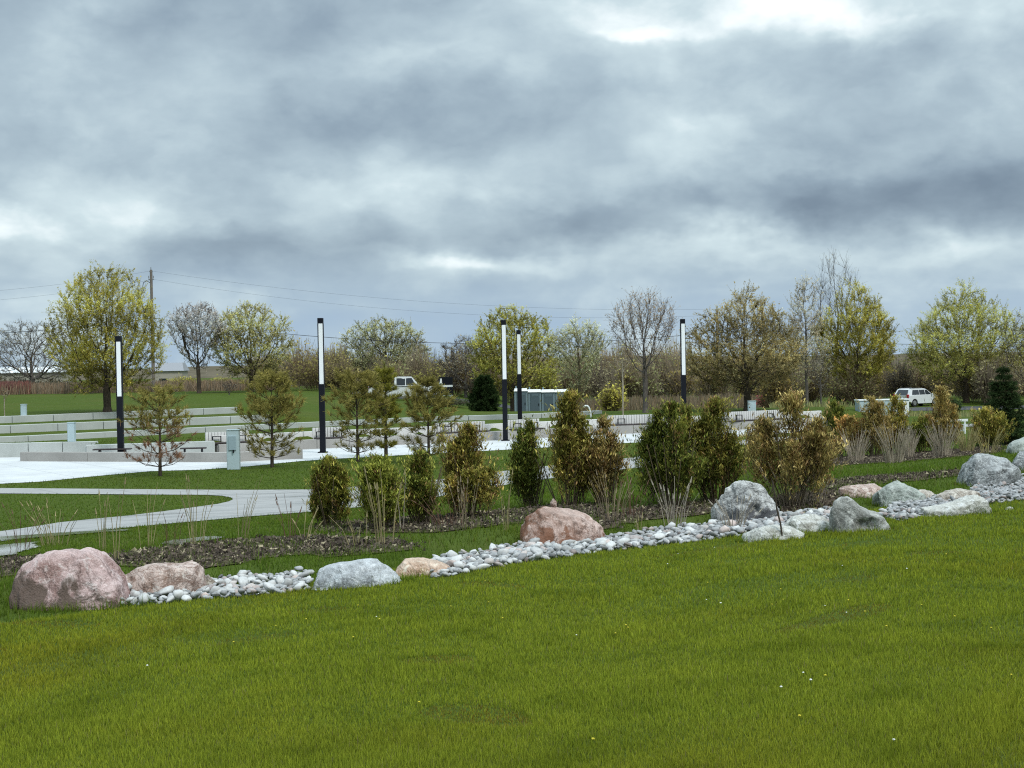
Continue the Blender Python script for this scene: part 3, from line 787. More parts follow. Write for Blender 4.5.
def make_suv(loc, rz, label):
    t = thing('parked_car', label, 'car', loc, rz); W = 0.92
    lo = [(-2.2, 0.5), (-2.25, 1.05), (0.95, 1.08), (2.05, 0.98), (2.28, 0.8), (2.28, 0.42)] + arch(1.4, 0.42)[::-1] + [(0.97, 0.3), (-0.97, 0.3)] + arch(-1.4, 0.42)[::-1] + [(-1.9, 0.45)]
    MB().prism(lo, -W, W).build('body', M['carwhite'], t)
    MB().prism([(-2.2, 1.052), (-1.85, 1.60), (-1.6, 1.68), (0.0, 1.68), (0.35, 1.6), (1.15, 1.052)], -W + .02, W - .02, 0.15, 1.4).build('cabin', M['carwhite'], t)
    for y in (-1, 1):
        k = y * (W - .015)
        for x0, x1, xa, xb in ((-1.75, -0.75, -1.55, -0.75), (-0.68, 0.05, -0.68, 0.05), (0.12, 0.92, 0.12, 0.36)):
            m = MB(); m.quad((x0, k, 1.12), (x1, k, 1.12), (xb, k - y * .125, 1.56), (xa, k - y * .125, 1.56)); m.build('side_window', M['glass'], t)
        MB().box((0.95, y * 1.0, 1.12), (0.16, 0.16, 0.14), 0, 0.03).build('mirror', M['carwhite'], t)
        MB().box((2.2, y * .68, 0.82), (0.16, 0.34, 0.16), 0, 0.03).build('headlight', M['chrome'], t)
        MB().box((-2.22, y * .80, 1.0), (0.12, 0.24, 0.3), 0, 0.02).build('tail_light', M['redlamp'], t)
        MB().box((-.9, y * .6, 1.71), (1.7, 0.04, 0.05)).build('roof_rail', M['chrome'], t)
        for x in (1.4, -1.4): wheel(t, x, y * 0.80, 0.36)
    m = MB(); m.quad((-2.205, -.7, 1.1), (-2.205, .7, 1.1), (-1.885, .58, 1.58), (-1.885, -.58, 1.58)); m.build('rear_window', M['glass'], t)
    m = MB(); m.quad((1.12, -.74, 1.1), (1.12, .74, 1.1), (0.40, .62, 1.60), (0.40, -.62, 1.60)); m.build('windscreen', M['glass'], t)
    MB().box((-2.27, 0, 0.5), (0.1, 1.6, 0.2), 0, 0.03).build('rear_bumper', M['rubber'], t)
    MB().box((2.3, 0, 0.5), (0.1, 1.6, 0.2), 0, 0.03).build('front_bumper', M['rubber'], t)
    MB().box((-2.262, 0, 0.8), (0.02, 0.5, 0.14)).build('number_plate', M['whitepaint'], t)
b = gx(403, 122); b = (b[0], b[1], b[2] + 0.02); make_pickup(b, 0.10, 'white pickup truck seen over the tops of the middle pines')
b = gx(917, 139); make_suv(b, 0.60, 'white estate car parked left of the yellow-green tree, rear towards the viewer')

# sign
b = gx(445, 118)
t = thing('park_sign', 'black two-panel park sign with a white mark, left of the dark rounded evergreen', 'sign', b, -0.05)
h0 = 2.55
ztop = CAM[2] + b[1] * (ray(445, 377)[2]); hh = ztop - b[2]
MB().box((0.05, 0, hh - 0.32), (1.12, 0.12, 0.64)).build('upper_panel', M['black'], t)
MB().box((0.05, 0, hh - 1.12), (1.12, 0.12, 0.62)).build('lower_panel', M['black'], t)
m = MB(); m.tube((-.33, -.075, hh - .48), (-.30, -.075, hh - .12), 0.10, 0.06, 10); m.box((-.33, -.07, hh - .52), (0.26, 0.02, 0.1)); m.build('white_mark', M['whitepaint'], t)
MB().box((0.05, 0, hh - 0.72), (1.12, 0.13, 0.16)).build('white_band', M['whitepaint'], t)
MB().box((0.05, 0, hh - 1.46), (1.12, 0.13, 0.06)).build('bottom_rail', M['boxpaint'], t)
for s_ in (-.33, .42): MB().box((s_, 0.01, (hh - 1.45) / 2), (0.10, 0.08, hh - 1.45)).build('post', M['boxpaint'], t)

# ------------------------------------------------------------------ utility poles and wires
def make_pole(px, d, top, label, drum):
    b = gx(px, d)
    t = thing('utility_pole', label, 'utility pole', b)
    H = zat(px, top, d) - b[2]
    MB().tube((0, 0, 0), (0, 0, H), 0.17, 0.12, 14).build('pole', M['polewood'], t)
    for k, zz in enumerate((0.15, 0.9)): MB().box((0.0, -0.05, H - zz), (0.5 if k else .3, 0.1, 0.1)).build('crossarm', M['grey_metal'], t)
    for zz, xx in ((0.0, 0), (0.8, -.22), (0.8, .22)):
        MB().tube((xx, -.05, H - zz), (xx, -.05, H - zz + .25), 0.05, 0.035, 8).build('insulator', M['grey_metal'], t)
    m = MB().path([(0, 0, H - 1.3), (-.45, 0, H - 1.0), (-.75, 0, H - 1.2), (-.85, 0, H - 1.7), (-.6, 0, H - 2.2)], 0.03)
    m.build('cable_loop', M['wire'], t)
    if drum:
        MB().tube((-.36, 0, H - 4.3), (-.36, 0, H - 3.3), 0.27, 0.27, 18).build('transformer', M['grey_metal'], t)
        MB().box((-.12, 0, H - 3.6), (.3, .1, .1)).build('bracket', M['grey_metal'], t)
    return b[0], b[1]
pL = make_pole(153.5, 140, 270, 'tall weathered wooden utility pole with a transformer beside the big rounded tree', True)
pR = make_pole(718, 150, 309, 'utility pole mostly hidden in the brown tree right of the rightmost lamp', True)
def wire(a, b, sag, label, r=0.022, n=40):
    a = np.array(a); b = np.array(b); pts = []
    for k in range(n + 1):
        u = k / n; p = a + (b - a) * u; p[2] -= sag * 4 * u * (1 - u); pts.append(tuple(p))
    V = []; Fc = []
    for i, p in enumerate(pts):
        for j in range(5):
            an = 2 * math.pi * j / 5; V.append((p[0], p[1] + r * math.cos(an), p[2] + r * math.sin(an)))
    for i in range(n):
        for j in range(5): Fc.append((i * 5 + j, i * 5 + (j + 1) % 5, (i + 1) * 5 + (j + 1) % 5, (i + 1) * 5 + j))
    tag(npmesh('overhead_wire', np.array(V), np.array(Fc), M['wire'], smooth=True), label, 'wire', 'overhead wires')
def PL(py, dx=0): return (pL[0] + dx, pL[1], zat(153, py, 140))
def PR(py, dx=0): return (pR[0] + dx, pR[1], zat(718, py, 150))
xo, yo, _ = gx(1250, 150); xl, yl, _ = gx(-300, 140)
wire(PL(318, .1), PR(332), 1.75, 'thick low cable between the two utility poles', 0.024)
wire(PL(271), PR(309), 1.2, 'uppermost thin wire running right from the tall pole', 0.0065)
wire(PL(279), PR(315), 1.5, 'middle thin wire running right from the tall pole', 0.0065)
wire(PR(332), (xo, yo, zat(1250, 318, 150)), 1.9, 'thick low cable running right from the half-hidden pole behind the columnar trees', 0.022)
wire((xl, yl, zat(-300, 318, 140)), PL(318), 1.6, 'thick low cable running out of the picture on the left', 0.024)
wire((xl, yl, zat(-300, 290, 140)), PL(271), 1.4, 'uppermost thin wire running out of the picture on the left', 0.0065)
wire((xl, yl, zat(-300, 300, 140)), PL(280), 1.4, 'second thin wire running out of the picture on the left', 0.0065)

# ------------------------------------------------------------------ far buildings
def make_shed(px, d, w, dp, h, ridge, label, roof, wall, rz=0.0, base=None):
    b = gx(px, d)
    t = thing('building', label, 'building', b, rz)
    MB().box((0, 0, h / 2), (w, dp, h)).build('wall', wall, t)
    MB().prism([(-w / 2 - .3, h), (w / 2 + .3, h), (w / 2 - .2, h + ridge), (-w / 2 + .2, h + ridge)], -dp / 2 - .3, dp / 2 + .3, dp * .3, h + .1).build('roof', roof, t)
    m = MB()
    for k in range(int(w / 4)): m.box((-w / 2 + 2 + k * 4, -dp / 2 - .02, h * .55), (1.3, .05, h * .3))
    m.build('window', M['glass'], t)
    return t
make_shed(22, 262, 15, 10, 4.3, 1.0, 'low white building under the bare tree at far left', M['whitepaint'], M['siding'])
make_shed(170, 255, 5.2, 8, 4.2, 1.4, 'small grey-roofed house between the utility pole and the pale blossom tree', M['roofgrey'], M['siding'], 0.1)
make_shed(290, 262, 3.6, 8, 4.1, 0.8, 'pale-roofed shed seen right of the second young pine', M['whitepaint'], M['siding'])
# ------------------------------------------------------------------ boulders
def boulder(px0, px1, top, base, mat, label, seed, prof=None, depth=0.8, rough=0.07, facets=7, dent=None, name='boulder', sub=5):
    rng = random.Random(seed)
    cx = (px0 + px1) / 2
    b = at(cx, base)
    d = b[1]
    w = (px1 - px0) / F * d * 1.02
    dp = w * depth
    d = d + dp * 0.42
    w = (px1 - px0) / F * d
    x, y, _ = atd(cx, 384, d)
    z0 = zt(x, y)
    zb = zt(*b[:2])
    H = zat(cx, top, d) - zb
    prof = prof or [(-1, 0.25), (-0.7, 0.75), (-0.3, 0.98), (0.1, 1.0), (0.6, 0.8), (1, 0.3)]
    pxs = [p[0] for p in prof]; pzs = [p[1] for p in prof]
    bm = bmesh.new(); bmesh.ops.create_icosphere(bm, subdivisions=sub, radius=1.0)
    planes = []
    for k in range(facets):
        v = Vector((rng.gauss(0, 1), rng.gauss(0, 1), rng.gauss(0.2, 0.7))).normalized()
        planes.append((v, rng.uniform(0.70, 0.90)))
    off = Vector((seed * 3.1, seed * 1.7, seed))
    for v in bm.verts:
        p = v.co.copy()
        for pl, o in planes:
            e = p.dot(pl) - o
            if e > 0: p -= pl * e * 0.6
        n1 = noise.fractal(p * 1.4 + off, 1.0, 2.0, 5); n2 = noise.fractal(p * 4.5 + off, 0.9, 2.1, 5)
        n3 = noise.ridged_multi_fractal(p * 2.6 + off, 1.0, 2.1, 4, 1.0, 2.0)
        r = 1 + rough * 1.1 * n1 + rough * 0.42 * n2 - rough * 0.32 * (n3 - 1.0)
        vd = noise.voronoi(p * 1.25 + off * .37 + Vector((n1, n2, n1)) * .25)[0]
        r -= rough * 0.55 * max(0.0, 1 - (vd[1] - vd[0]) / 0.10)
        q = p * r
        t = max(-1, min(1, p.x))
        k = float(np.interp(t, pxs, pzs))
        c = math.sqrt(max(0.12, 1 - t * t))
        zf = q.z / c if q.z > 0 else q.z * 0.5
        zz = zf * k * H * 0.97
        yy = q.y / max(0.5, c) * (0.5 + 0.5 * c)
        P = Vector((q.x * w / 2, yy * dp / 2, zz))
        if dent:
            for (dx, dy, dz, rr, am) in dent:
                c_ = Vector((dx * w / 2, dy * dp / 2, dz * H)); dd = (P - c_).length / (rr * w)
                if dd < 1: P += Vector((0, 1, 0.15)) * am * w * (1 - dd * dd) ** 2
        v.co = P
    me = bpy.data.meshes.new(name); bm.to_mesh(me); bm.free()
    for p in me.polygons: p.use_smooth = True
    me.materials.append(mat)
    o = bpy.data.objects.new(name, me); o.location = (x, y, zb - 0.01); link(o)
    tag(o, label, 'boulder', 'boulders along the stone strip')
    BOULD.append((x, y, w / 2, dp / 2))
    return o
BOULD = []
boulder(11, 126, 542, 611, M['rock_pink'], 'largest pink granite boulder with dark lower left, nearest at left', 3, [(-1, 0.45), (-0.8, 0.66), (-0.55, 0.82), (-0.3, 0.96), (0.0, 1.0), (0.35, 0.95), (0.62, 0.74), (0.85, 0.46), (1, 0.25)], 0.85, 0.07, 8)
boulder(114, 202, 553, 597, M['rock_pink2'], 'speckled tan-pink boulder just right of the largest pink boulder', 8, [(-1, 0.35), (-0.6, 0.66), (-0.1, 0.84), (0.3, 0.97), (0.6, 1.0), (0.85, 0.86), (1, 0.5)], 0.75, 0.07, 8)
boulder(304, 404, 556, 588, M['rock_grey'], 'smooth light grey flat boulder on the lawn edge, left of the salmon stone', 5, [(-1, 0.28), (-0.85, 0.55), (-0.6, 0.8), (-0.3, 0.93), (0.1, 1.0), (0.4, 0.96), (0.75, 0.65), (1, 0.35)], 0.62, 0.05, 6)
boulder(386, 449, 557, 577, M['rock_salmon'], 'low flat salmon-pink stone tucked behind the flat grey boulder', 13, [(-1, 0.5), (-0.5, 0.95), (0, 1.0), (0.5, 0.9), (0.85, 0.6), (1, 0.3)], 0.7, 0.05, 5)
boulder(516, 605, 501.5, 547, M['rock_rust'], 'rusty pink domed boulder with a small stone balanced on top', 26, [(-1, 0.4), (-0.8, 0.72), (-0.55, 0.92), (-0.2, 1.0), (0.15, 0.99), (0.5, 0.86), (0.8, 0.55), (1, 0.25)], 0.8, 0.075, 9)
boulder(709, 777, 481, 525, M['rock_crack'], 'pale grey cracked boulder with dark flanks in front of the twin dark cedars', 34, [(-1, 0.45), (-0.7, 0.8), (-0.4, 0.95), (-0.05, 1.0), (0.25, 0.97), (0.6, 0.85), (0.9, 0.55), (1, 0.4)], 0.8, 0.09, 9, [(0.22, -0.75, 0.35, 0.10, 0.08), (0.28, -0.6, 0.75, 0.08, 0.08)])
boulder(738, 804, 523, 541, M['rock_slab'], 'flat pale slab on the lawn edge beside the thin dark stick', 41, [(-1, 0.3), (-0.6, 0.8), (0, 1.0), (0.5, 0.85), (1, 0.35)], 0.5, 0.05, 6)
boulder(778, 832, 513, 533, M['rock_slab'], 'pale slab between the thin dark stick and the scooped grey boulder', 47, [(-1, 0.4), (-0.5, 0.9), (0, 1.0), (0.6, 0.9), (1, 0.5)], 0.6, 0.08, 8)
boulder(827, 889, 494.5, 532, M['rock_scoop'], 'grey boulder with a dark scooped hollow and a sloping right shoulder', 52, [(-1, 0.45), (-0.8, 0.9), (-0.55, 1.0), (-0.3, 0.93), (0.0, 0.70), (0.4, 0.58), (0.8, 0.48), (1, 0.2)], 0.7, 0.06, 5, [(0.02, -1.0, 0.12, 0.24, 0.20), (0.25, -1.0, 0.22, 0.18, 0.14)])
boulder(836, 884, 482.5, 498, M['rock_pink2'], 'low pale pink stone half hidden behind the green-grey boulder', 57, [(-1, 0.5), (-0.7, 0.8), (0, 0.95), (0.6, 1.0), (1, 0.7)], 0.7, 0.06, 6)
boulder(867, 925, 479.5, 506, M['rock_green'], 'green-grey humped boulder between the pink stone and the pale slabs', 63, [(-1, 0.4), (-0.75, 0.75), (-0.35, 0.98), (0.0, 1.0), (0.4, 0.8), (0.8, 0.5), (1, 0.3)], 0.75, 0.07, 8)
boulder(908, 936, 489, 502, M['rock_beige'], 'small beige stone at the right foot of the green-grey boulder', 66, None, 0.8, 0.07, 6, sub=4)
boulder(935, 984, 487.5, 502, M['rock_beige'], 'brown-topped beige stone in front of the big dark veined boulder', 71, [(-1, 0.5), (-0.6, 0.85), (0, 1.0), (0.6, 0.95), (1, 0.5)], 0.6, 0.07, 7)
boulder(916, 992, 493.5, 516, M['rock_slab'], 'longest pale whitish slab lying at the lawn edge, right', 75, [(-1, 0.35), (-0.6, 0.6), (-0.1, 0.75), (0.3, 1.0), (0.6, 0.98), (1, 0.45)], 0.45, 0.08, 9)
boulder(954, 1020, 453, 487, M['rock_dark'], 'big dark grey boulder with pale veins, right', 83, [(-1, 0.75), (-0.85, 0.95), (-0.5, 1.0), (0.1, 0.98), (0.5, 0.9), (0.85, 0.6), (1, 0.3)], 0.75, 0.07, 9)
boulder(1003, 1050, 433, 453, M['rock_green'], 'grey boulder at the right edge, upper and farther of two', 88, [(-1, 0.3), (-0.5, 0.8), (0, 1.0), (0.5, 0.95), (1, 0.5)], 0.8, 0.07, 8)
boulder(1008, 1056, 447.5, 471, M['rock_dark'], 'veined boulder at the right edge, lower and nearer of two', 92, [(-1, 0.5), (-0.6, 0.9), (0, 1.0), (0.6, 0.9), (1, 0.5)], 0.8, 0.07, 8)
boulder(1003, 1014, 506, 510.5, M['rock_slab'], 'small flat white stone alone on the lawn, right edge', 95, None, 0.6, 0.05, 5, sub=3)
# the small stone balanced on the rusty boulder
bo = [o for o in COL.objects if o.get('label', '').startswith('rusty pink')][0]
bx = bo.location; topz = max(v.co.z for v in bo.data.vertices if abs(v.co.x + 0.13) < 0.08 and abs(v.co.y) < 0.2)
def pebble_mesh(name, seed, a, b, c, sub=3, mat=None, pointy=0.0):
    bm = bmesh.new(); bmesh.ops.create_icosphere(bm, subdivisions=sub, radius=1.0)
    off = Vector((seed * 2.3, seed, 7.7)); rq = Matrix.Rotation(seed * 1.3, 3, Vector((.3, .5, .8)).normalized())
    for v in bm.verts:
        p = v.co.copy(); n_ = noise.fractal(p * 1.1 + off, 1.0, 2.0, 3)
        p *= 1 + 0.30 * n_
        for q in [rq @ q_ for q_ in (Vector((.6, .5, .62)), Vector((-.7, .3, .65)), Vector((.2, -.85, .5)), Vector((-.3, -.5, -.8)), Vector((.9, -.3, -.2)))]:
            e = p.dot(q) - .66
            if e > 0: p -= q * e * .9
        if pointy and p.z > 0: p.x *= 1 - pointy * p.z; p.y *= 1 - pointy * p.z
        v.co = (p.x * a, p.y * b, p.z * c)
    me = bpy.data.meshes.new(name); bm.to_mesh(me); bm.free()
    for p in me.polygons: p.use_smooth = True
    at_ = me.attributes.new('Col', 'FLOAT_COLOR', 'POINT')
    for d_ in at_.data: d_.color = (0.55, 0.55, 0.535, 1)
    me.materials.append(mat or M['stone'])
    return me
o = link(bpy.data.objects.new('pebble', pebble_mesh('pebble', 4, 0.055, 0.05, 0.075, 3, M['rock_pink2'], 0.45)))
o.location = (bx.x - 0.13, bx.y, bx.z + topz + 0.055); tag(o, 'small upright pinkish stone balanced on the rusty domed boulder', 'stone')
b = at(209, 590)
o = link(bpy.data.objects.new('pebble', pebble_mesh('pebble', 9, 0.085, 0.07, 0.11, 3, M['rock_beige'], 0.5)))
o.location = (b[0], b[1], b[2] + 0.09); tag(o, 'pointed tan stone among the pale stones right of the speckled boulder', 'stone')

# ------------------------------------------------------------------ river stones
STRIPS = [
    ('A', [(120, 607), (126, 593), (195, 583), (256, 578), (306, 574), (312, 590), (256, 597), (190, 602)]),
    ('B', [(430, 579), (434, 562), (490, 552), (512, 547), (560, 544), (600, 539), (660, 532), (720, 524), (765, 518), (775, 531), (730, 538), (660, 546), (600, 553), (512, 565), (452, 577)]),
    ('C', [(770, 519), (840, 510), (842, 526), (775, 532)]),
    ('D', [(878, 516), (900, 505), (945, 499), (965, 494), (985, 483), (1040, 476), (1050, 497), (1000, 503), (960, 509), (900, 522)]),
]
SPOLY = {k: wpoly(p) for k, p in STRIPS}
rs = random.Random(11)
STONES = []
for key, P in SPOLY.items():
    xs = [p[0] for p in P]; ys = [p[1] for p in P]
    area = (max(xs) - min(xs)) * (max(ys) - min(ys))
    cell = {}
    N = int(area * 1100)
    rx = np.random.default_rng(5 + ord(key)).random((N, 2))
    cxs = min(xs) + rx[:, 0] * (max(xs) - min(xs)); cys = min(ys) + rx[:, 1] * (max(ys) - min(ys))
    ok = inpoly(cxs, cys, P)
    for X, Y in zip(cxs[ok], cys[ok]):
        r = rs.choice([0.030, 0.035, 0.040, 0.046, 0.052, 0.060, 0.078])
        if key == 'D': r *= 0.85
        if any(((X - bx_) / (bw + .02)) ** 2 + ((Y - by_) / (bd + .02)) ** 2 < 0.80 for bx_, by_, bw, bd in BOULD): continue
        i, j = int(X / .2), int(Y / .2); good = True
        for a in (-1, 0, 1):
            for c in (-1, 0, 1):
                for (x2, y2, r2) in cell.get((i + a, j + c), ()):
                    if (X - x2) ** 2 + (Y - y2) ** 2 < (0.80 * (r + r2)) ** 2: good = False; break
                if not good: break
            if not good: break
        if good:
            cell.setdefault((i, j), []).append((X, Y, r)); STONES.append((key, X, Y, r))
PROTO = [pebble_mesh('river_stone', 20 + k, *[(1.3, 0.95, 0.62), (1.15, 1.0, 0.72), (1.5, 0.9, 0.55), (1.05, 0.95, 0.85)][k % 4], 2) for k in range(8)]
def stone_z(X, Y, r): return zt(X, Y) + r * 0.45 + rs.choice([0, 0.01, 0.03, 0.05])
order = sorted(STONES, key=lambda s: s[2] / s[3])
ind = order[:296]; rest = order[296:]
SL = {'A': ('rounded pale river stone in the short strip left of the flat grey boulder', 'pale river stones of the short left strip'),
      'B': ('rounded pale river stone in the long strip right of the salmon stone', 'pale river stones of the long middle strip'),
      'C': ('rounded pale river stone among the flat slabs by the thin dark stick', 'pale river stones among the slabs'),
      'D': ('rounded pale river stone near the longest pale slab', 'pale river stones near the longest slab')}
for key, X, Y, r in ind:
    o = bpy.data.objects.new('river_stone', rs.choice(PROTO)); COL.objects.link(o)
    o.location = (X, Y, stone_z(X, Y, r)); o.scale = (r * rs.uniform(.9, 1.15),) * 3
    o.rotation_euler = (rs.uniform(-.6, .6), rs.uniform(-.6, .6), rs.uniform(0, 6.28))
    tag(o, SL[key][0], 'stone', SL[key][1])
Vs, Fs, Cs, nb = [], [], [], 0
for key, X, Y, r in rest:
    me = rs.choice(PROTO)
    co_ = np.array([v.co[:] for v in me.vertices]); fc = np.array([p.vertices[:] for p in me.polygons])
    Rm = np.array(Matrix.Rotation(rs.uniform(0, 6.28), 3, 'Z') @ Matrix.Rotation(rs.uniform(-.6, .6), 3, 'X') @ Matrix.Rotation(rs.uniform(-.6, .6), 3, 'Y'))
    P = co_ @ Rm.T * r + np.array([X, Y, stone_z(X, Y, r)])
    g = rs.uniform(0.33, 0.60); cl = np.array([g, g * 1.01, g * 1.01])
    if rs.random() < .08: cl *= np.array([1.0, .84, .78])
    if rs.random() < .07: cl *= 0.5
    Vs.append(P); Fs.append(fc + nb); Cs.append(np.tile(cl, (len(P), 1))); nb += len(P)
o = npmesh('river_stones', np.concatenate(Vs), np.concatenate(Fs), M['stone'], None, np.concatenate(Cs), smooth=True)
o['kind'] = 'stuff'; tag(o, 'farther pale river stones filling the strip between the boulders', 'stones')

# ------------------------------------------------------------------ grass
rg = np.random.default_rng(3)
def blades(x, y, h, w, lean, base, tip, cvar=0.25, dry=0.02):
    n = len(x); z = Z(x, y)
    a = rg.random(n) * 2 * np.pi; l = rg.random(n) * 2 * np.pi
    L = h * (lean * rg.random(n))
    dx, dy = np.cos(a) * w / 2, np.sin(a) * w / 2
    V = np.empty((n, 3, 3))
    V[:, 0] = np.stack([x - dx, y - dy, z - 0.005], 1); V[:, 1] = np.stack([x + dx, y + dy, z - 0.005], 1)
    V[:, 2] = np.stack([x + np.cos(l) * L, y + np.sin(l) * L, z + h * np.sqrt(np.maximum(.2, 1 - (L / h) ** 2 * .8))], 1)
    k = 1 + cvar * (rg.random((n, 1)) * 2 - 1); hue = rg.random((n, 1))
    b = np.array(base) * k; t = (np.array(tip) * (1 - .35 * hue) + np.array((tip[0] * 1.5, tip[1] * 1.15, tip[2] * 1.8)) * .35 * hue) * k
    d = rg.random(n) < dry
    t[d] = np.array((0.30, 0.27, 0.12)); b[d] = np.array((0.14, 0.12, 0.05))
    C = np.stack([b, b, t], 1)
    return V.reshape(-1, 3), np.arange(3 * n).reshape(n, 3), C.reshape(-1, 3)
def polar(n, d0, d1, az, pw):
    u = rg.random(n); e = 1 - pw
    d = (d0 ** e + u * (d1 ** e - d0 ** e)) ** (1 / e)
    a = (rg.random(n) * 2 - 1) * az
    return d * np.sin(a), d * np.cos(a), d
BARE = list(SPOLY.values()) + MULCH + [PATH, PLAZA]
x, y, d = polar(1450000, 5.2, 38, 0.64, 1.75)
s = srow(x, y)
keep = s < 0.10 + 0.12 * np.sin(x * 7) * np.sin(y * 5)
for P in SPOLY.values(): keep &= ~inpoly(x, y, P)
x, y, d = x[keep], y[keep], d[keep]
thin = (np.sin(x * 0.9 + 1.3 * np.sin(y * .7)) * np.sin(y * 0.8 + 2 + np.sin(x * .5)) > 0.55) & (rg.random(len(x)) < .35)
x, y, d = x[~thin], y[~thin], d[~thin]
spot = (np.sin(x * 1.31 + 2.0 * np.sin(y * .83 + 1)) * np.sin(y * 1.7 + 1.5 * np.sin(x * 1.1)) > .86)
h = (0.026 + 0.032 * rg.random(len(x)) ** 2) * np.where(spot, .5, 1) * (1 + 0.25 * np.sin(x * 1.9) * np.sin(y * 2.3)) * np.clip(0.85 + d / 60, .9, 1.3)
w = np.clip(0.0042 * d / 7, 0.0042, 0.014)
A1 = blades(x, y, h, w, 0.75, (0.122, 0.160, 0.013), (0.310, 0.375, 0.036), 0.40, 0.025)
A1 = [A1[0], A1[1], A1[2]]
A1[2].reshape(-1, 3, 3)[spot & (rg.random(len(spot)) < .5)] *= np.array((.75, .5, .8))
bx_, by_ = [], []
for X_, Y_, bw, bd in BOULD:
    n_ = int(900 * (bw + bd)); a_ = rg.random(n_) * 2 * np.pi; q_ = 0.90 + .25 * rg.random(n_) ** 1.5
    kp = np.sin(a_ * 5 + X_ * 3) + np.sin(a_ * 11 + Y_) > -.5
    bx_.append((X_ + np.cos(a_) * bw * q_)[kp]); by_.append((Y_ + np.sin(a_) * bd * q_)[kp])
bx_ = np.concatenate(bx_); by_ = np.concatenate(by_)
kp = np.ones(len(bx_), bool)
for P in SPOLY.values(): kp &= ~inpoly(bx_, by_, P)
bx_, by_ = bx_[kp], by_[kp]
T1 = blades(bx_, by_, 0.05 + .11 * rg.random(len(bx_)) ** 2, np.full(len(bx_), .008), .8, (0.06, 0.10, 0.01), (0.20, 0.29, 0.035), .35, .06)
A1 = [np.concatenate([A1[0], T1[0]]), np.concatenate([A1[1], T1[1] + len(A1[0])]), np.concatenate([A1[2], T1[2]])]
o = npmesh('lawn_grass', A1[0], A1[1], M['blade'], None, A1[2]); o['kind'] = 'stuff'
tag(o, 'short mown bright green lawn sloping down to the boulders', 'grass')
x, y, d = polar(330000, 15, 72, 0.52, 1.3)
s = srow(x, y); keep = s > 0.05
for P in list(SPOLY.values()) + [PATH, PLAZA] + PUD: keep &= ~inpoly(x, y, P)
for P in MULCH: keep &= ~(inpoly(x, y, P) & (rg.random(len(x)) < .30 + .55 * (np.sin(x * 2.1 + np.sin(y * 1.7)) * np.sin(y * 2.3 + 1) > -.35)))
keep &= ~((s < 4.0) & (np.sin(x * 1.7) + np.sin(y * 1.1 + x) < -0.3) & (rg.random(len(x)) < .6))
x, y, d, s = x[keep], y[keep], d[keep], s[keep]
lush = (s < 6.5)
h = np.where(lush, 0.06 + 0.12 * rg.random(len(x)) ** 2, 0.05 + 0.03 * rg.random(len(x)))
w = np.clip(0.010 * d / 20, 0.010, 0.03)
A2 = blades(x, y, h, w, 0.8, (0.055, 0.098, 0.010), (0.150, 0.235, 0.030), 0.32, 0.04)
o = npmesh('meadow_grass', A2[0], A2[1], M['blade'], None, A2[2]); o['kind'] = 'stuff'
tag(o, 'darker green grass between the stone strip and the plaza', 'grass')

cv, cf, cc, nb = [], [], [], 0
for P in MULCH:
    P_ = np.array(P); lo_, hi_ = P_.min(0) - .25, P_.max(0) + .25
    n_ = int(np.prod(hi_ - lo_) * 420)
    q = lo_ + rg.random((n_, 2)) * (hi_ - lo_)
    jit = q + rg.normal(size=q.shape) * .12
    q = q[inpoly(jit[:, 0], jit[:, 1], P)]
    n_ = len(q); a = rg.random(n_) * np.pi; L = .010 + .032 * rg.random(n_) ** 2; w = L * (.18 + .4 * rg.random(n_))
    z = Z(q[:, 0], q[:, 1]) + .018; tl = rg.normal(size=(n_, 4)) * .02 + np.abs(rg.normal(size=(n_, 1))) * .02
    ca, sa = np.cos(a), np.sin(a); V = np.empty((n_, 4, 3))
    for k, (u_, v_) in enumerate(((-1, -1), (1, -1), (1, 1), (-1, 1))):
        V[:, k] = np.stack([q[:, 0] + ca * L * u_ - sa * w * v_, q[:, 1] + sa * L * u_ + ca * w * v_, z + np.abs(tl[:, k])], 1)
    tone = rg.random((n_, 1)); c = np.array([[.055, .045, .038]]) * (1 - tone) + np.array([[.17, .135, .105]]) * tone
    st = rg.random(n_) < .12; c[st] = np.array((.42, .36, .24))
    cv.append(V.reshape(-1, 3)); cf.append(np.arange(4 * n_).reshape(n_, 4) + nb); cc.append(np.repeat(c, 4, axis=0)); nb += 4 * n_
o = npmesh('bark_chips', np.concatenate(cv), np.concatenate(cf), M['straw'], None, np.concatenate(cc)); o['kind'] = 'stuff'
tag(o, 'loose brown bark chips and straw litter on the planting beds', 'mulch')
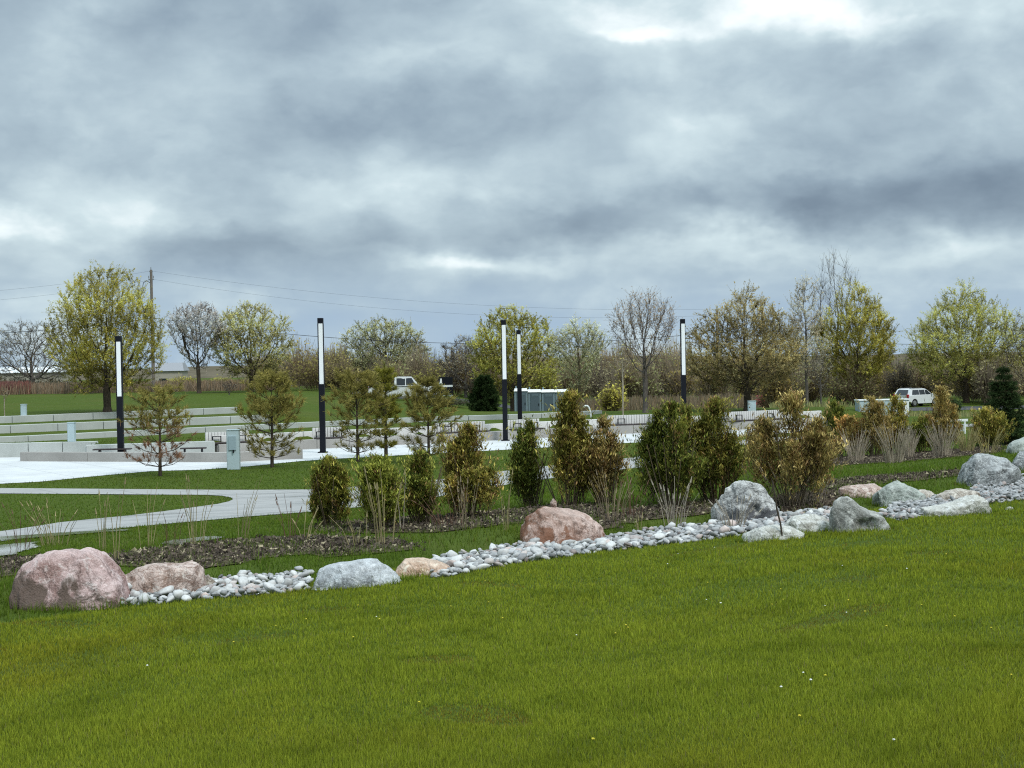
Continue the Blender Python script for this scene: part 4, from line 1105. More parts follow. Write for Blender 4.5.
# dandelions and seed heads scattered in the lawn
def make_flower(name, mat, seed):
    t = thing(name, '', 'flower')
    MB().tube((0, 0, 0), (0.005, 0, 0.075), 0.002, 0.002, 5).build('stem', M['stem'], t)
    m = MB(); bmesh.ops.create_icosphere(m.bm, subdivisions=1, radius=0.016, matrix=Matrix.Translation((0.005, 0, 0.08)) @ Matrix.Diagonal((1, 1, .6, 1)))
    m.build('head', mat, t)
    return t
fl = [make_flower('dandelion', M['yellow'], 1), make_flower('seed_head', M['seedwhite'], 2)]
lab = [('yellow dandelion dotting the mown lawn', 'yellow dandelions in the lawn'), ('pale seed head dotting the mown lawn', 'pale seed heads in the lawn')]
rf = random.Random(8); cnt = [0, 0]
while sum(cnt) < 52:
    px, py = rf.uniform(5, 1020), rf.uniform(560, 755) if rf.random() < .4 else rf.uniform(535, 640)
    X, Y, zz = at(px, py)
    if srow(X, Y) > -0.4: continue
    k = 0 if rf.random() < .62 else 1
    if cnt[k] == 0:
        o = fl[k]; o.location = (X, Y, zz); o.scale = (.6, .6, .6); o['label'] = lab[k][0]; o['group'] = lab[k][1]
    else: dup(fl[k], (X, Y, zz), rf.uniform(0, 6), *lab[k], scale=rf.uniform(.40, 0.62))
    cnt[k] += 1
# thin dark stick in the lawn edge
b = at(783, 540)
m = MB().path([(0, 0, -.05), (-0.03, 0.0, .22), (-.075, .01, .42), (-.10, 0, .62), (-.13, 0.01, .80)], 0.012, 6)
tag(m.build('stick', M['bark'], loc=b), 'thin dark leaning stick standing at the lawn edge by the flat slab', 'stick')
# ------------------------------------------------------------------ plants: shared tools
def basis(D):
    D = D / np.maximum(1e-9, np.linalg.norm(D, axis=1, keepdims=True))
    ref = np.where(np.abs(D[:, 2:3]) < 0.9, np.array([[0, 0, 1.0]]), np.array([[1.0, 0, 0]]))
    a = np.cross(D, ref); a /= np.linalg.norm(a, axis=1, keepdims=True)
    return D, a, np.cross(D, a)
def tubes(P0, P1, r0_, r1_, k=3):
    n = len(P0)
    if n == 0: return np.zeros((0, 3)), np.zeros((0, 4), int)
    D, a, b = basis(P1 - P0)
    V = np.empty((n, 2 * k, 3))
    for j in range(k):
        c, s = math.cos(2 * math.pi * j / k), math.sin(2 * math.pi * j / k)
        V[:, j] = P0 + (a * c + b * s) * r0_[:, None]; V[:, k + j] = P1 + (a * c + b * s) * r1_[:, None]
    base = (np.arange(n) * 2 * k)[:, None]
    Fc = np.concatenate([base + np.array([[j, (j + 1) % k, k + (j + 1) % k, k + j]]) for j in range(k)], 0)
    return V.reshape(-1, 3), Fc
def join(*parts):
    Vs, Fs, o = [], [], 0
    for V, Fc in parts:
        Vs.append(V); Fs.append(Fc + o); o += len(V)
    return np.concatenate(Vs), np.concatenate(Fs)
def ribbons(P0, P1, w, rng, taper=0.5):
    n = len(P0); D, a, b = basis(P1 - P0); t = rng.random(n) * 2 * np.pi
    s = (a * np.cos(t)[:, None] + b * np.sin(t)[:, None]) * (np.asarray(w).reshape(-1, 1) * np.ones((n, 1)) / 2)
    V = np.stack([P0 - s, P0 + s, P1 + s * taper, P1 - s * taper], 1)
    return V.reshape(-1, 3), np.arange(4 * n).reshape(n, 4)
def quads(C, size, rng, aspect=1.6, bias=None):
    n = len(C); D = rng.normal(size=(n, 3))
    if bias is not None: D = D + bias
    D, a, b = basis(D); s = size * (0.6 + 0.8 * rng.random((n, 1)))
    u, v = D * s * aspect / 2, a * s / 2
    V = np.stack([C - u - v * .5, C - u * .1 + v, C + u, C - u * .1 - v], 1)
    return V.reshape(-1, 3), np.arange(4 * n).reshape(n, 4)
def rep4(c): return np.repeat(c, 4, axis=0)

SHAPES = {
    'round': lambda t: np.sqrt(np.clip(1 - (2 * t - 0.92) ** 2 / 1.18, 0, 1)),
    'egg': lambda t: np.clip(np.sin(np.pi * np.clip(t, 0, 1) ** 0.62), 0, 1) ** 0.8,
    'cone': lambda t: np.clip((1 - t) ** 0.75 * (0.55 + np.clip(t * 3, 0, .45)), 0, 1),
    'vase': lambda t: np.clip((0.25 + 0.75 * np.clip(t / .65, 0, 1)) * np.sqrt(np.clip(1 - np.clip((t - .55) / .45, 0, 1) ** 2, 0, 1)), 0, 1),
    'column': lambda t: np.clip(np.clip(t * 4, 0, 1) * np.sqrt(np.clip(1 - np.clip((t - .3) / .7, 0, 1) ** 2.2, 0, 1)), 0, 1),
}
def grow(rng, H, cb, R, shape, n_attr, up=0.25, leader=0.45, step=None, kill=None):
    step = step or H * 0.042
    kill = kill or step * 1.25
    t = rng.random(n_attr * 4); r_ = np.sqrt(rng.random(n_attr * 4)) ** 0.8
    keep = rng.random(n_attr * 4) < SHAPES[shape](t) ** 2 + .03
    t, r_ = t[keep][:n_attr], r_[keep][:n_attr]
    a = rng.random(len(t)) * 2 * np.pi
    wob = 1 + 0.13 * np.sin(3 * a + rng.random() * 6) + 0.10 * np.sin(5 * a + 7 * t + rng.random() * 6)
    rad = R * SHAPES[shape](t) * r_ * wob
    A = np.stack([rad * np.cos(a), rad * np.sin(a), cb + t * (H - cb)], 1)
    pos = [np.zeros(3)]; par = [-1]
    z = 0.0; p = np.zeros(3)
    top = cb + (H - cb) * leader
    while z < top:
        p = p + np.array([rng.normal() * .05 * step, rng.normal() * .05 * step, step]); z = p[2]
        pos.append(p.copy()); par.append(len(pos) - 2)
    pos = list(pos)
    PA = np.array(pos); near = np.full(len(A), 0); nd = np.full(len(A), 1e9)
    elig = PA[:, 2] > cb * 0.85
    Dm = np.linalg.norm(A[:, None] - PA[None], axis=2); Dm[:, ~elig] = 1e9
    near = Dm.argmin(1); nd = Dm.min(1)
    alive = np.ones(len(A), bool)
    for it in range(120):
        idx = np.where(alive)[0]
        if len(idx) == 0 or len(pos) > 5200: break
        src = near[idx]; v = A[idx] - np.array(pos)[src]; v /= np.maximum(1e-6, np.linalg.norm(v, axis=1, keepdims=True))
        us, inv = np.unique(src, return_inverse=True)
        acc = np.zeros((len(us), 3)); np.add.at(acc, inv, v)
        acc /= np.maximum(1e-6, np.linalg.norm(acc, axis=1, keepdims=True))
        acc += np.array([0, 0, up]) + rng.normal(size=acc.shape) * 0.13
        acc /= np.maximum(1e-6, np.linalg.norm(acc, axis=1, keepdims=True))
        new = np.array(pos)[us] + acc * step; base = len(pos)
        for k in range(len(us)): pos.append(new[k]); par.append(int(us[k]))
        Dm = np.linalg.norm(A[idx][:, None] - new[None], axis=2)
        m = Dm.min(1); am = Dm.argmin(1); better = m < nd[idx]
        near[idx[better]] = base + am[better]; nd[idx[better]] = m[better]
        alive[idx[nd[idx] < kill]] = False
        stuck = rng.random(len(idx)) < 0.01
        alive[idx[stuck]] = False
    return np.array(pos), np.array(par)
def radii(par, tip, ex=2.25):
    r = np.zeros(len(par)); ch = np.zeros(len(par), int)
    for i in range(len(par) - 1, 0, -1):
        if ch[i] == 0: r[i] = tip ** ex
        r[par[i]] += r[i]; ch[par[i]] += 1
    if ch[0] == 0: r[0] = tip ** ex
    return r ** (1 / ex), ch

def tree(name, label, cat, px, d, top, half, trunk_frac, shape, leafcol, nleaf, seed, barkm='bark', n_attr=750, trunk_r=None, leafsize=0.11, twigs=3, up=0.25, leader=0.45, group=None, base=None, leafbase=0.0, twiglen=1.35, tipr=0.008):
    rng = np.random.default_rng(seed); nleaf = int(nleaf * 3.0); leafsize *= .74; twigs += 1; tipr *= .85; leafcol = tuple(min(.85, v * g) for v, g in zip(leafcol, (1.50, 1.50, 1.75)))
    b = base or gx(px, d)
    H = zat(px, top, d) - b[2]; R = half / F * d * (1.12 if shape == 'egg' else 1.04)
    cb = H * trunk_frac
    pos, par = grow(rng, H * 0.95, cb, R * 0.93, shape, n_attr, up, leader)
    r, ch = radii(par, tipr)
    if trunk_r: r = np.maximum(tipr * .8, r * (trunk_r / r[0]) ** (np.log(np.maximum(r, 1e-4) / tipr) / np.log(r[0] / tipr)))
    r[0] *= 1.35
    i = np.arange(1, len(pos)); P0 = pos[par[i]]; P1 = pos[i]; ra = np.minimum(r[par[i]], r[i] * 1.6); rb = r[i]
    ra = np.where(par[i] == 0, r[0], ra)
    big = rb > 0.035
    t = thing(name, label, cat, b, 0, group)
    Va = join(tubes(P0[big], P1[big], ra[big], rb[big], 7), tubes(P0[~big], P1[~big], ra[~big], rb[~big], 3))
    npmesh('trunk', Va[0], Va[1], M[barkm], t, smooth=True)
    # twigs at the thin ends
    th = np.where((r < max(0.02, tipr * 2.6)) & (pos[:, 2] > cb * .9))[0]
    src = np.repeat(th, twigs); n = len(src)
    dirp = pos[src] - pos[par[src]]; dirp /= np.maximum(1e-6, np.linalg.norm(dirp, axis=1, keepdims=True))
    D = dirp * 1.0 + rng.normal(size=(n, 3)) * .5 + np.array([0, 0, .35 + up * .6])
    D /= np.linalg.norm(D, axis=1, keepdims=True)
    L = (0.25 + 0.45 * rng.random((n, 1))) * (H / 9) * twiglen
    Q0 = pos[src]; Q1 = Q0 + D * L
    tw = tubes(Q0, Q1, np.full(n, tipr * .75), np.full(n, tipr * .4), 3)
    bc = np.array({'bark': (.07, .055, .045), 'bark_grey': (.12, .10, .09), 'bark_pale': (.3, .26, .2), 'bark_tan': (.15, .115, .075)}[barkm])
    VV, FF, CC = [tw[0]], [tw[1]], [np.tile(bc, (len(tw[0]), 1)) * (0.7 + .6 * rng.random((len(tw[0]), 1)))]
    if nleaf:
        k = rng.integers(0, n, nleaf); u = 0.15 + 0.95 * rng.random((nleaf, 1))
        C = Q0[k] + (Q1[k] - Q0[k]) * u + rng.normal(size=(nleaf, 3)) * .035 * H / 9
        lf = quads(C, leafsize, rng, 1.5)
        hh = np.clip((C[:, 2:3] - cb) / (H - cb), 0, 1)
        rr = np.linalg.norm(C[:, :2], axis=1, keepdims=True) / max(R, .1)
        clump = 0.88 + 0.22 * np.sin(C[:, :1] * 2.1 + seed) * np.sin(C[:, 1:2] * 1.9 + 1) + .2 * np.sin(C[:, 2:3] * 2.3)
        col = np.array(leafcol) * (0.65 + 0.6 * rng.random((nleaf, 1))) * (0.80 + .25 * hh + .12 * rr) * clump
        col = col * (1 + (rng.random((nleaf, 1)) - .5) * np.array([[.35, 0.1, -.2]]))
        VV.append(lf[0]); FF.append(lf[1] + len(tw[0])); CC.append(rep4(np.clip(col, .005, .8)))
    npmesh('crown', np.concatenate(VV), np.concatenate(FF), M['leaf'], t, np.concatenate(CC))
    return t

YG = (0.43, 0.385, 0.085); OL = (0.36, 0.31, 0.10); GREY = (0.32, 0.29, .18)
G_T = 'trees beyond the plaza'
DT = 'deciduous_tree'
tree(DT, 'big rounded yellow-green tree behind the terraces, left of the utility pole', 'tree', 107, 80, 265, 55, .13, 'round', YG, 30000, 1, 'bark', 2100, .21, .070, 3, .38, .06, G_T, tipr=.007)
tree(DT, 'bare grey spreading tree behind the big rounded tree, far left', 'tree', 32, 165, 318, 55, .12, 'round', GREY, 1500, 2, 'bark_grey', 1300, .30, .14, 4, .15, .1, G_T, tipr=.013)
tree(DT, 'slender pale blossom tree right of the utility pole', 'tree', 199, 130, 301, 32, .24, 'vase', (.60, .52, .42), 6500, 3, 'bark', 850, .18, .12, 3, .45, .1, G_T, tipr=.011)
tree(DT, 'airy olive-budded tree right of the pale blossom tree', 'tree', 251, 132, 302, 43, .17, 'round', (.50, .46, .18), 13000, 4, 'bark', 1100, .2, .115, 3, .35, .1, G_T, tipr=.011)
tree(DT, 'broad domed grey-green tree above the white pickup', 'tree', 386, 150, 316, 46, .16, 'round', (.40, .39, .19), 10000, 5, 'bark', 1300, .28, .13, 3, .2, .05, G_T, tipr=.014)
tree(DT, 'rounded yellow-green tree behind the two close lamp columns', 'tree', 513, 118, 305, 46, .15, 'round', (.44, .41, .10), 21000, 6, 'bark', 1400, .24, .10, 3, .32, .08, G_T, tipr=.010)
tree(DT, 'bare grey bushy tree left of the tree behind the close lamps', 'tree', 466, 140, 334, 32, .10, 'round', GREY, 900, 7, 'bark_grey', 900, .16, .14, 4, .3, .08, G_T, tipr=.012)
tree(DT, 'small pale upright tree above the tall middle cedar', 'tree', 580, 100, 317, 31, .22, 'vase', (.52, .50, .27), 5200, 8, 'bark_tan', 800, .10, .09, 3, .45, .3, G_T, tipr=.008)
tree(DT, 'tall bare grey tree between the portable toilets and the rightmost lamp', 'tree', 645, 86, 289, 37, .24, 'vase', (.34, .26, .15), 2600, 9, 'bark_grey', 1300, .15, .07, 3, .45, .15, G_T, tipr=.008)
tree(DT, 'large brown-orange budded tree right of the rightmost lamp', 'tree', 747, 86, 281, 58, .15, 'egg', (.37, .305, .12), 26000, 10, 'bark', 2000, .21, .074, 3, .32, .15, G_T, tipr=.008)
tree(DT, 'narrow pale-topped tree between the brown tree and the columnar tree', 'tree', 806, 125, 274, 20, .18, 'column', (.48, .42, .26), 5000, 11, 'bark_grey', 600, .13, .10, 3, .6, .6, G_T, tipr=.011)
tree('poplar', 'tallest bare poplar rising behind the columnar yellow-green tree', 'tree', 838, 175, 245, 28, .12, 'column', GREY, 600, 12, 'bark_grey', 1100, .26, .12, 3, .7, .3, G_T, tipr=.014)
tree(DT, 'columnar yellow-green tree with upswept branches, left of the white car', 'tree', 858, 146, 274, 38, .14, 'egg', YG, 24000, 13, 'bark', 1700, .26, .115, 3, .6, .2, G_T, tipr=.012)
tree(DT, 'broad pointed yellow-green tree right of the white car', 'tree', 966, 146, 278, 56, .13, 'egg', (.45, .43, .115), 28000, 14, 'bark', 2000, .28, .115, 3, .32, .15, G_T, tipr=.012)
tree(DT, 'bare dark tree cut by the right edge of the picture', 'tree', 1034, 130, 306, 32, .2, 'round', GREY, 400, 15, 'bark', 800, .2, .12, 3, .2, .1, G_T, tipr=.012)
tree('sapling', 'thin pale-trunked sapling left of the tall bare grey tree', 'sapling', 622.5, 83, 352, 9, .6, 'vase', GREY, 60, 16, 'bark_pale', 60, .045, .06, 2, .4, .8, None)
tree('sapling', 'tiny staked sapling on the upper lawn at the far left edge', 'sapling', 4, 77, 386, 5, .45, 'vase', (.3, .22, .12), 60, 17, 'bark_pale', 40, .03, .06, 2, .4, .8, None)
tree('shrub', 'small multi-stemmed bare shrub below the airy olive-budded tree', 'shrub', 229, 120, 381, 9, .1, 'vase', GREY, 40, 18, 'bark_grey', 120, .05, .08, 3, .3, .1, None)
tree(DT, 'small bare tree left of the columnar tree trunk', 'tree', 821, 108, 352, 15, .3, 'vase', GREY, 150, 19, 'bark_grey', 300, .07, .08, 3, .4, .3, G_T)
tree(DT, 'slim second trunk with sparse olive leaves behind the big rounded tree', 'tree', 92, 138, 340, 24, .3, 'round', OL, 2500, 20, 'bark', 350, .14, .14, 3, .3, .2, G_T, tipr=.012)

# ------------------------------------------------------------------ far scrub and reeds (nobody could count them)
def scrub(name, label, spots, seed, kind='stuff'):
    rng = np.random.default_rng(seed); VV, FF, CC = [], [], []; o = 0
    for (x, y, H, R, tc, lc, nt, nl, ls) in spots:
        z = zt(x, y)
        a = rng.random(nt) * 2 * np.pi; rr = R * np.sqrt(rng.random(nt))
        P1 = np.stack([x + rr * np.cos(a), y + rr * np.sin(a), z + H * (0.30 + .70 * rng.random(nt) ** .7) * np.sqrt(1 - .75 * (rr / R) ** 2)], 1)
        P0 = np.stack([x + .35 * rr * np.cos(a), y + .35 * rr * np.sin(a), np.full(nt, z) + rng.random(nt) * H * .45], 1)
        V, Fc = ribbons(P0, P1, 0.055, rng, .3); c = np.array(tc) * (0.6 + .8 * rng.random((nt, 1)))
        VV.append(V); FF.append(Fc + o); CC.append(rep4(c)); o += len(V)
        k = rng.integers(0, nt, nl); u = .2 + .8 * rng.random((nl, 1))
        C = P0[k] + (P1[k] - P0[k]) * u + rng.normal(size=(nl, 3)) * .15
        V, Fc = quads(C, ls, rng, 1.5); c = np.array(lc) * (0.5 + .9 * rng.random((nl, 1))) * (.7 + .5 * u)
        VV.append(V); FF.append(Fc + o); CC.append(rep4(c)); o += len(V)
    ob = npmesh(name, np.concatenate(VV), np.concatenate(FF), M['leaf'], None, np.concatenate(CC))
    if kind: ob['kind'] = kind
    return ob
rb = random.Random(77); spots = []
TCOL = [(.30, .22, .15), (.34, .27, .20), (.24, .195, .15)]; LCOL = [(.43, .34, .12), (.34, .30, .17), (.34, .34, .15), (.46, .41, .14)]
px = 262.0
while px < 1085:
    for row, (dlo, dhi) in enumerate(((138, 158), (162, 185), (188, 215))):
        d_ = rb.uniform(dlo, dhi)
        if row == 0 and 870 < px < 960: d_ += 24
        X, Y, zz = gx(px + rb.uniform(-12, 12), d_)
        dip = 10 if 425 < px < 450 or 893 < px < 915 else 0
        tpx = rb.gauss(347, 8) + dip - (4 if 560 < px < 720 else 0) + (row * 1.0)
        H = max(1.2, zat(px, tpx, d_) - zz)
        spots.append((X, Y, H, rb.uniform(1.6, 2.6), rb.choice(TCOL), rb.choice(LCOL), 380, 620, .19))
    px += 13
ob = scrub('woodland_scrub', '', spots, 5); tag(ob, 'continuous belt of brown and olive scrub behind the park trees', 'woodland')
spots = []
for k in range(46):
    px = -60 + k * 7.2; d_ = rb.uniform(170, 200); X, Y, zz = gx(px, d_)
    H = zat(px, rb.gauss(381 if px > 60 else 377, 2.0), d_) - zz
    spots.append((X, Y, max(.8, H), 1.8, rb.choice(TCOL), (.13, .11, .06), 80, 110, .24))
ob = scrub('hedge_scrub', '', spots, 6); tag(ob, 'low brown scrub line at the far edge of the upper lawn', 'woodland')
SHR = [(20, 158, 377, 26, (0.088, 0.079, 0.070), (0.096, 0.096, 0.070), 'dark clipped hedge in front of the low white building at far left', 'hedge'),
       (60, 156, 380, 20, (0.105, 0.088, 0.070), (0.105, 0.105, 0.070), 'dark shrub at the right end of the far left hedge', 'shrub'),
       (182, 150, 374, 18, (0.263, 0.210, 0.123), (0.455, 0.420, 0.105), 'yellow-green shrub in front of the small grey-roofed house', 'shrub'),
       (222, 150, 376, 20, (0.298, 0.228, 0.158), (0.420, 0.385, 0.123), 'yellow-green shrub left of the airy olive-budded tree', 'shrub'),
       (318, 135, 346, 36, (0.245, 0.184, 0.123), (0.333, 0.289, 0.096), 'olive thicket between the second young pine and the tallest lamp', 'shrub'),
       (340, 128, 352, 24, (0.228, 0.175, 0.123), (0.315, 0.263, 0.105), 'brown thicket behind the top of the third pine', 'shrub'),
       (430, 128, 355, 20, (0.228, 0.175, 0.123), (0.350, 0.315, 0.096), 'olive shrub behind the black park sign', 'shrub'),
       (545, 125, 360, 18, (0.210, 0.175, 0.105), (0.438, 0.438, 0.088), 'bright yellow-green shrub above the portable toilets', 'shrub'),
       (612, 118, 378, 16, (0.263, 0.210, 0.123), (0.578, 0.525, 0.123), 'bright yellow shrub left of the pale-trunked sapling', 'shrub'),
       (775, 110, 345, 25, (0.245, 0.193, 0.123), (0.350, 0.263, 0.088), 'rusty olive shrub right of the brown-orange tree', 'shrub'),
       (768, 118, 388, 12, (0.280, 0.105, 0.105), (0.350, 0.096, 0.105), 'low reddish shrub right of the brown tree trunk', 'shrub'),
       (900, 150, 352, 20, (0.210, 0.175, 0.158), (0.280, 0.228, 0.140), 'grey-brown thicket in the gap behind the white car', 'shrub'),
       (953, 118, 396, 9, (0.088, 0.105, 0.052), (0.088, 0.131, 0.052), 'small dark green shrub at the foot of the broad pointed tree', 'shrub'),
       (440, 112, 397, 32, (0.123, 0.105, 0.079), (0.105, 0.126, 0.061), 'low dark green bank planting below the park sign', 'shrub')]
for k, (px, d_, tp, hw, tc, lc, lb, ct) in enumerate(SHR):
    X, Y, zz = gx(px, d_); H = zat(px, tp, d_) - zz
    ob = scrub(ct if ct == 'hedge' else 'shrub', '', [(0 + X, Y, max(.6, H), hw / F * d_, tc, lc, 420, 1300, .15)], 40 + k, None)
    tag(ob, lb, ct, 'shrubs beyond the plaza' if ct == 'shrub' else None)
rng = np.random.default_rng(9)
def reeds(n, pxr, dr, h, col, name, label):
    px = rng.uniform(*pxr, n); d_ = rng.uniform(*dr, n)
    X = (px - 512) / F * d_; Y = d_; zz = Z(X, Y); hh = h * (.5 + .6 * rng.random(n))
    P0 = np.stack([X, Y, zz], 1); P1 = P0 + np.stack([rng.normal(size=n) * .15 * h, rng.normal(size=n) * .1 * h, hh], 1)
    V, Fc = ribbons(P0, P1, .05, rng, .5)
    c = np.array(col) * (.55 + .8 * rng.random((n, 1))) * (1 + (rng.random((n, 1)) - .5) * np.array([[.25, 0, -.2]]))
    ob = npmesh(name, V, Fc, M['straw'], None, rep4(c)); ob['kind'] = 'stuff'; tag(ob, label, 'grass')
reeds(9000, (-40, 275), (139, 152), 1.0, (.30, .22, .15), 'dry_reeds', 'tan and pinkish dry reeds along the back of the upper lawn')
reeds(5000, (560, 760), (120, 134), 1.0, (.26, .20, .13), 'dry_reeds', 'tan dry grass under the trees behind the seat wall')
reeds(6000, (770, 1060), (92, 112), .40, (.34, .34, .15), 'dry_meadow', 'pale yellow-green tufted meadow below the white car')
reeds(2600, (-30, 30), (140, 146), 1.2, (.26, .12, .10), 'dry_reeds', 'reddish dry stems in front of the dark hedge')

# ------------------------------------------------------------------ cedars
def cedar(px, base, top, half, label, seed, n=5200, pal=None, leaders=3, brown=0.16, group='cedars in the planting beds', size=0.019, dens=1.0, name='cedar'):
    rng = np.random.default_rng(seed); b = at(px, base); d = b[1]
    H = zat(px, top, d) - b[2]; R = half / F * d * 1.78; n = int(n * 3.5); leaders += 4
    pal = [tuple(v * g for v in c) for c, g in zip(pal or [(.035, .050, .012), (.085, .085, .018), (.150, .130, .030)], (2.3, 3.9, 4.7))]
    t = thing(name, label, 'shrub', b, 0, group)
    VV, FF, CC = [], [], []; o = 0
    LD = [(0, 0, 1.0, .54)]
    for k in range(leaders - 1):
        a = rng.random() * 6.28; q = rng.uniform(.25, .62)
        LD.append((math.cos(a) * R * q, math.sin(a) * R * q, rng.uniform(.40, .94), rng.uniform(.22, .44)))
    tot = sum(h_ * r_ for _, _, h_, r_ in LD)
    stems0, stems1 = [], []
    for (lx, ly, hf, rf_) in LD:
        m = int(n * hf * rf_ / tot)
        # feathery boughs: fine sprays strung along each one, thinning to the tip
        nb_ = max(40, m // 30)
        tb_ = rng.random(nb_) ** .85; ab = rng.random(nb_) * 2 * np.pi
        prof = np.clip((1 - tb_) ** .60 * (0.66 + 1.5 * tb_ * np.exp(-3.2 * tb_)) + .04, .04, 1)
        bl = R * rf_ * prof * np.exp(rng.normal(size=nb_) * .38)
        rise_ = bl * rng.uniform(.7, 1.5, nb_) + .04 * H
        B0 = np.stack([lx + 0 * bl, ly + 0 * bl, .07 * H + tb_ * H * hf * .86], 1)
        B = B0 + np.stack([bl * np.cos(ab), bl * np.sin(ab), rise_], 1)
        B[:, 2] = np.minimum(B[:, 2], H * hf * (.97 + .05 * rng.random(nb_)))
        k = rng.integers(0, nb_, m); u = (.30 + .72 * rng.random((m, 1)) ** .75)
        wd = (.015 + .115 * (1.02 - u)) * (H / 1.8) ** .5
        C = B0[k] + (B[k] - B0[k]) * u + rng.normal(size=(m, 3)) * wd
        out = (B - B0)[k]; out /= np.linalg.norm(out, axis=1, keepdims=True)
        V, Fc = quads(C, size * (.85 + .3 * H / 2.0), rng, 4.0, out * 1.5 + np.array([0, 0, .5]))
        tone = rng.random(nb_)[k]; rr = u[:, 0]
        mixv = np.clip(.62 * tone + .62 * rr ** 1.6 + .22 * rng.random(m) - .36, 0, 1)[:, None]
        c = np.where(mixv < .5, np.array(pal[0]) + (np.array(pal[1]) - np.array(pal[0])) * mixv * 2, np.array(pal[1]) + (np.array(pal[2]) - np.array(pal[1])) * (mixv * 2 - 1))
        br = ((rng.random(nb_)[k] < brown) & (rng.random(m) < .75))
        c[br] = np.array((.36, .23, .10)) * (.6 + .8 * rng.random((br.sum(), 1)))
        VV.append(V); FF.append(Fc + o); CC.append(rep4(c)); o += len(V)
        stems0.append((lx * .3, ly * .3, 0)); stems1.append((lx, ly, H * hf * .85))
        stems0 += [tuple(np.array((lx, ly, 0)) * .9 + np.array((0, 0, z_ * H * hf * .9))) for z_ in tb_[::3]]; stems1 += [tuple(q) for q in B[::3]]
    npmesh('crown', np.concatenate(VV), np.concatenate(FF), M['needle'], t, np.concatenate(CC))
    for q_ in range(12):
        a = rng.random() * 6.28; e_ = R * rng.uniform(.25, .75); h_ = H * rng.uniform(.35, .85)
        stems0.append((e_ * .35 * math.cos(a), e_ * .35 * math.sin(a), 0)); stems1.append((e_ * math.cos(a), e_ * math.sin(a), h_))
    S0, S1 = np.array(stems0), np.array(stems1); rr = np.full(len(S0), .006); rr[::1] = .006
    lead = np.array([np.linalg.norm(a[:2]) * 0 + (a[2] == 0) for a in S0]); rr = np.where(lead > 0, .012, .005)
    V, Fc = tubes(S0, S1, rr, rr * .5, 4)
    npmesh('trunk', V, Fc, M['bark_tan'], t, smooth=True)
    return t
DK = [(.022, .036, .010), (.060, .068, .014), (.115, .105, .024)]
OLV = [(.040, .048, .012), (.105, .095, .022), (.190, .150, .045)]
BRN = [(.050, .045, .016), (.120, .095, .032), (.20, .155, .065)]
cedar(330, 528, 458, 20, 'small rounded cedar alone left of the tall dry stalks', 101, 5200, None, 3)
cedar(378, 530, 456, 25, 'bushy green cedar directly behind the tall dry stalks', 102, 6000, [(.035, .052, .012), (.085, .092, .018), (.15, .145, .030)], 4, .08)
cedar(421, 524, 452, 20, 'dark narrow cedar right of the tall dry stalks', 103, 5000, DK, 3)
cedar(470, 518, 424, 27, 'brownish-topped cedar below the middle pine, left of the rusty boulder', 104, 6200, OLV, 4, .22)
cedar(530, 507, 420, 17, 'slim dark cedar behind the left end of the rusty boulder', 105, 4800, DK, 3, .1)
cedar(570, 507, 392, 28, 'tallest olive cedar directly behind the rusty boulder', 106, 8000, OLV, 4, .16)
cedar(604, 505, 416, 22, 'loose brownish cedar on the right flank of the tallest olive cedar', 107, 3800, BRN, 4, .3)
cedar(672, 508, 402, 28, 'left one of the twin dark cedars, greener, hiding the rightmost lamp', 108, 7200, DK, 4, .06)
cedar(716, 502, 397, 30, 'right one of the twin dark cedars, behind the cracked grey boulder', 109, 7600, [(.025, .036, .010), (.07, .07, .016), (.14, .115, .03)], 4, .14)
cedar(794, 506, 393, 33, 'wide sparse brownish cedar left of the scooped grey boulder', 110, 6000, BRN, 5, .28)
cedar(834, 458, 398, 13, 'slim dark cedar beside the white bollard', 111, 3200, DK, 3, .1, size=.022)
cedar(847, 459, 416, 16, 'orange-brown dying cedar right of the white bollard', 112, 2800, [(.10, .06, .02), (.21, .125, .04), (.30, .19, .07)], 3, .5, size=.022)
cedar(872, 458, 397, 18, 'dark cedar in front of the left end of the white cabinet', 113, 4000, BRN, 3, .15, size=.022)
cedar(896, 456, 396, 17, 'dark cedar in front of the right half of the white cabinet', 114, 4000, OLV, 3, .12, size=.022)
cedar(922, 454, 418, 14, 'low rounded dark cedar right of the white cabinet', 115, 3200, DK, 3, .1, size=.022)
cedar(941, 452, 386, 15, 'tall brown-tipped cedar below the front of the white car', 116, 3600, BRN, 3, .2, size=.022)
cedar(986, 451, 408, 15, 'cedar on the left side of the dark spruce', 117, 3400, OLV, 3, .18, size=.022)
cedar(757, 470, 420, 10, 'thin twiggy cedar between the twin dark cedars and the wide brownish cedar', 118, 1500, BRN, 3, .3)

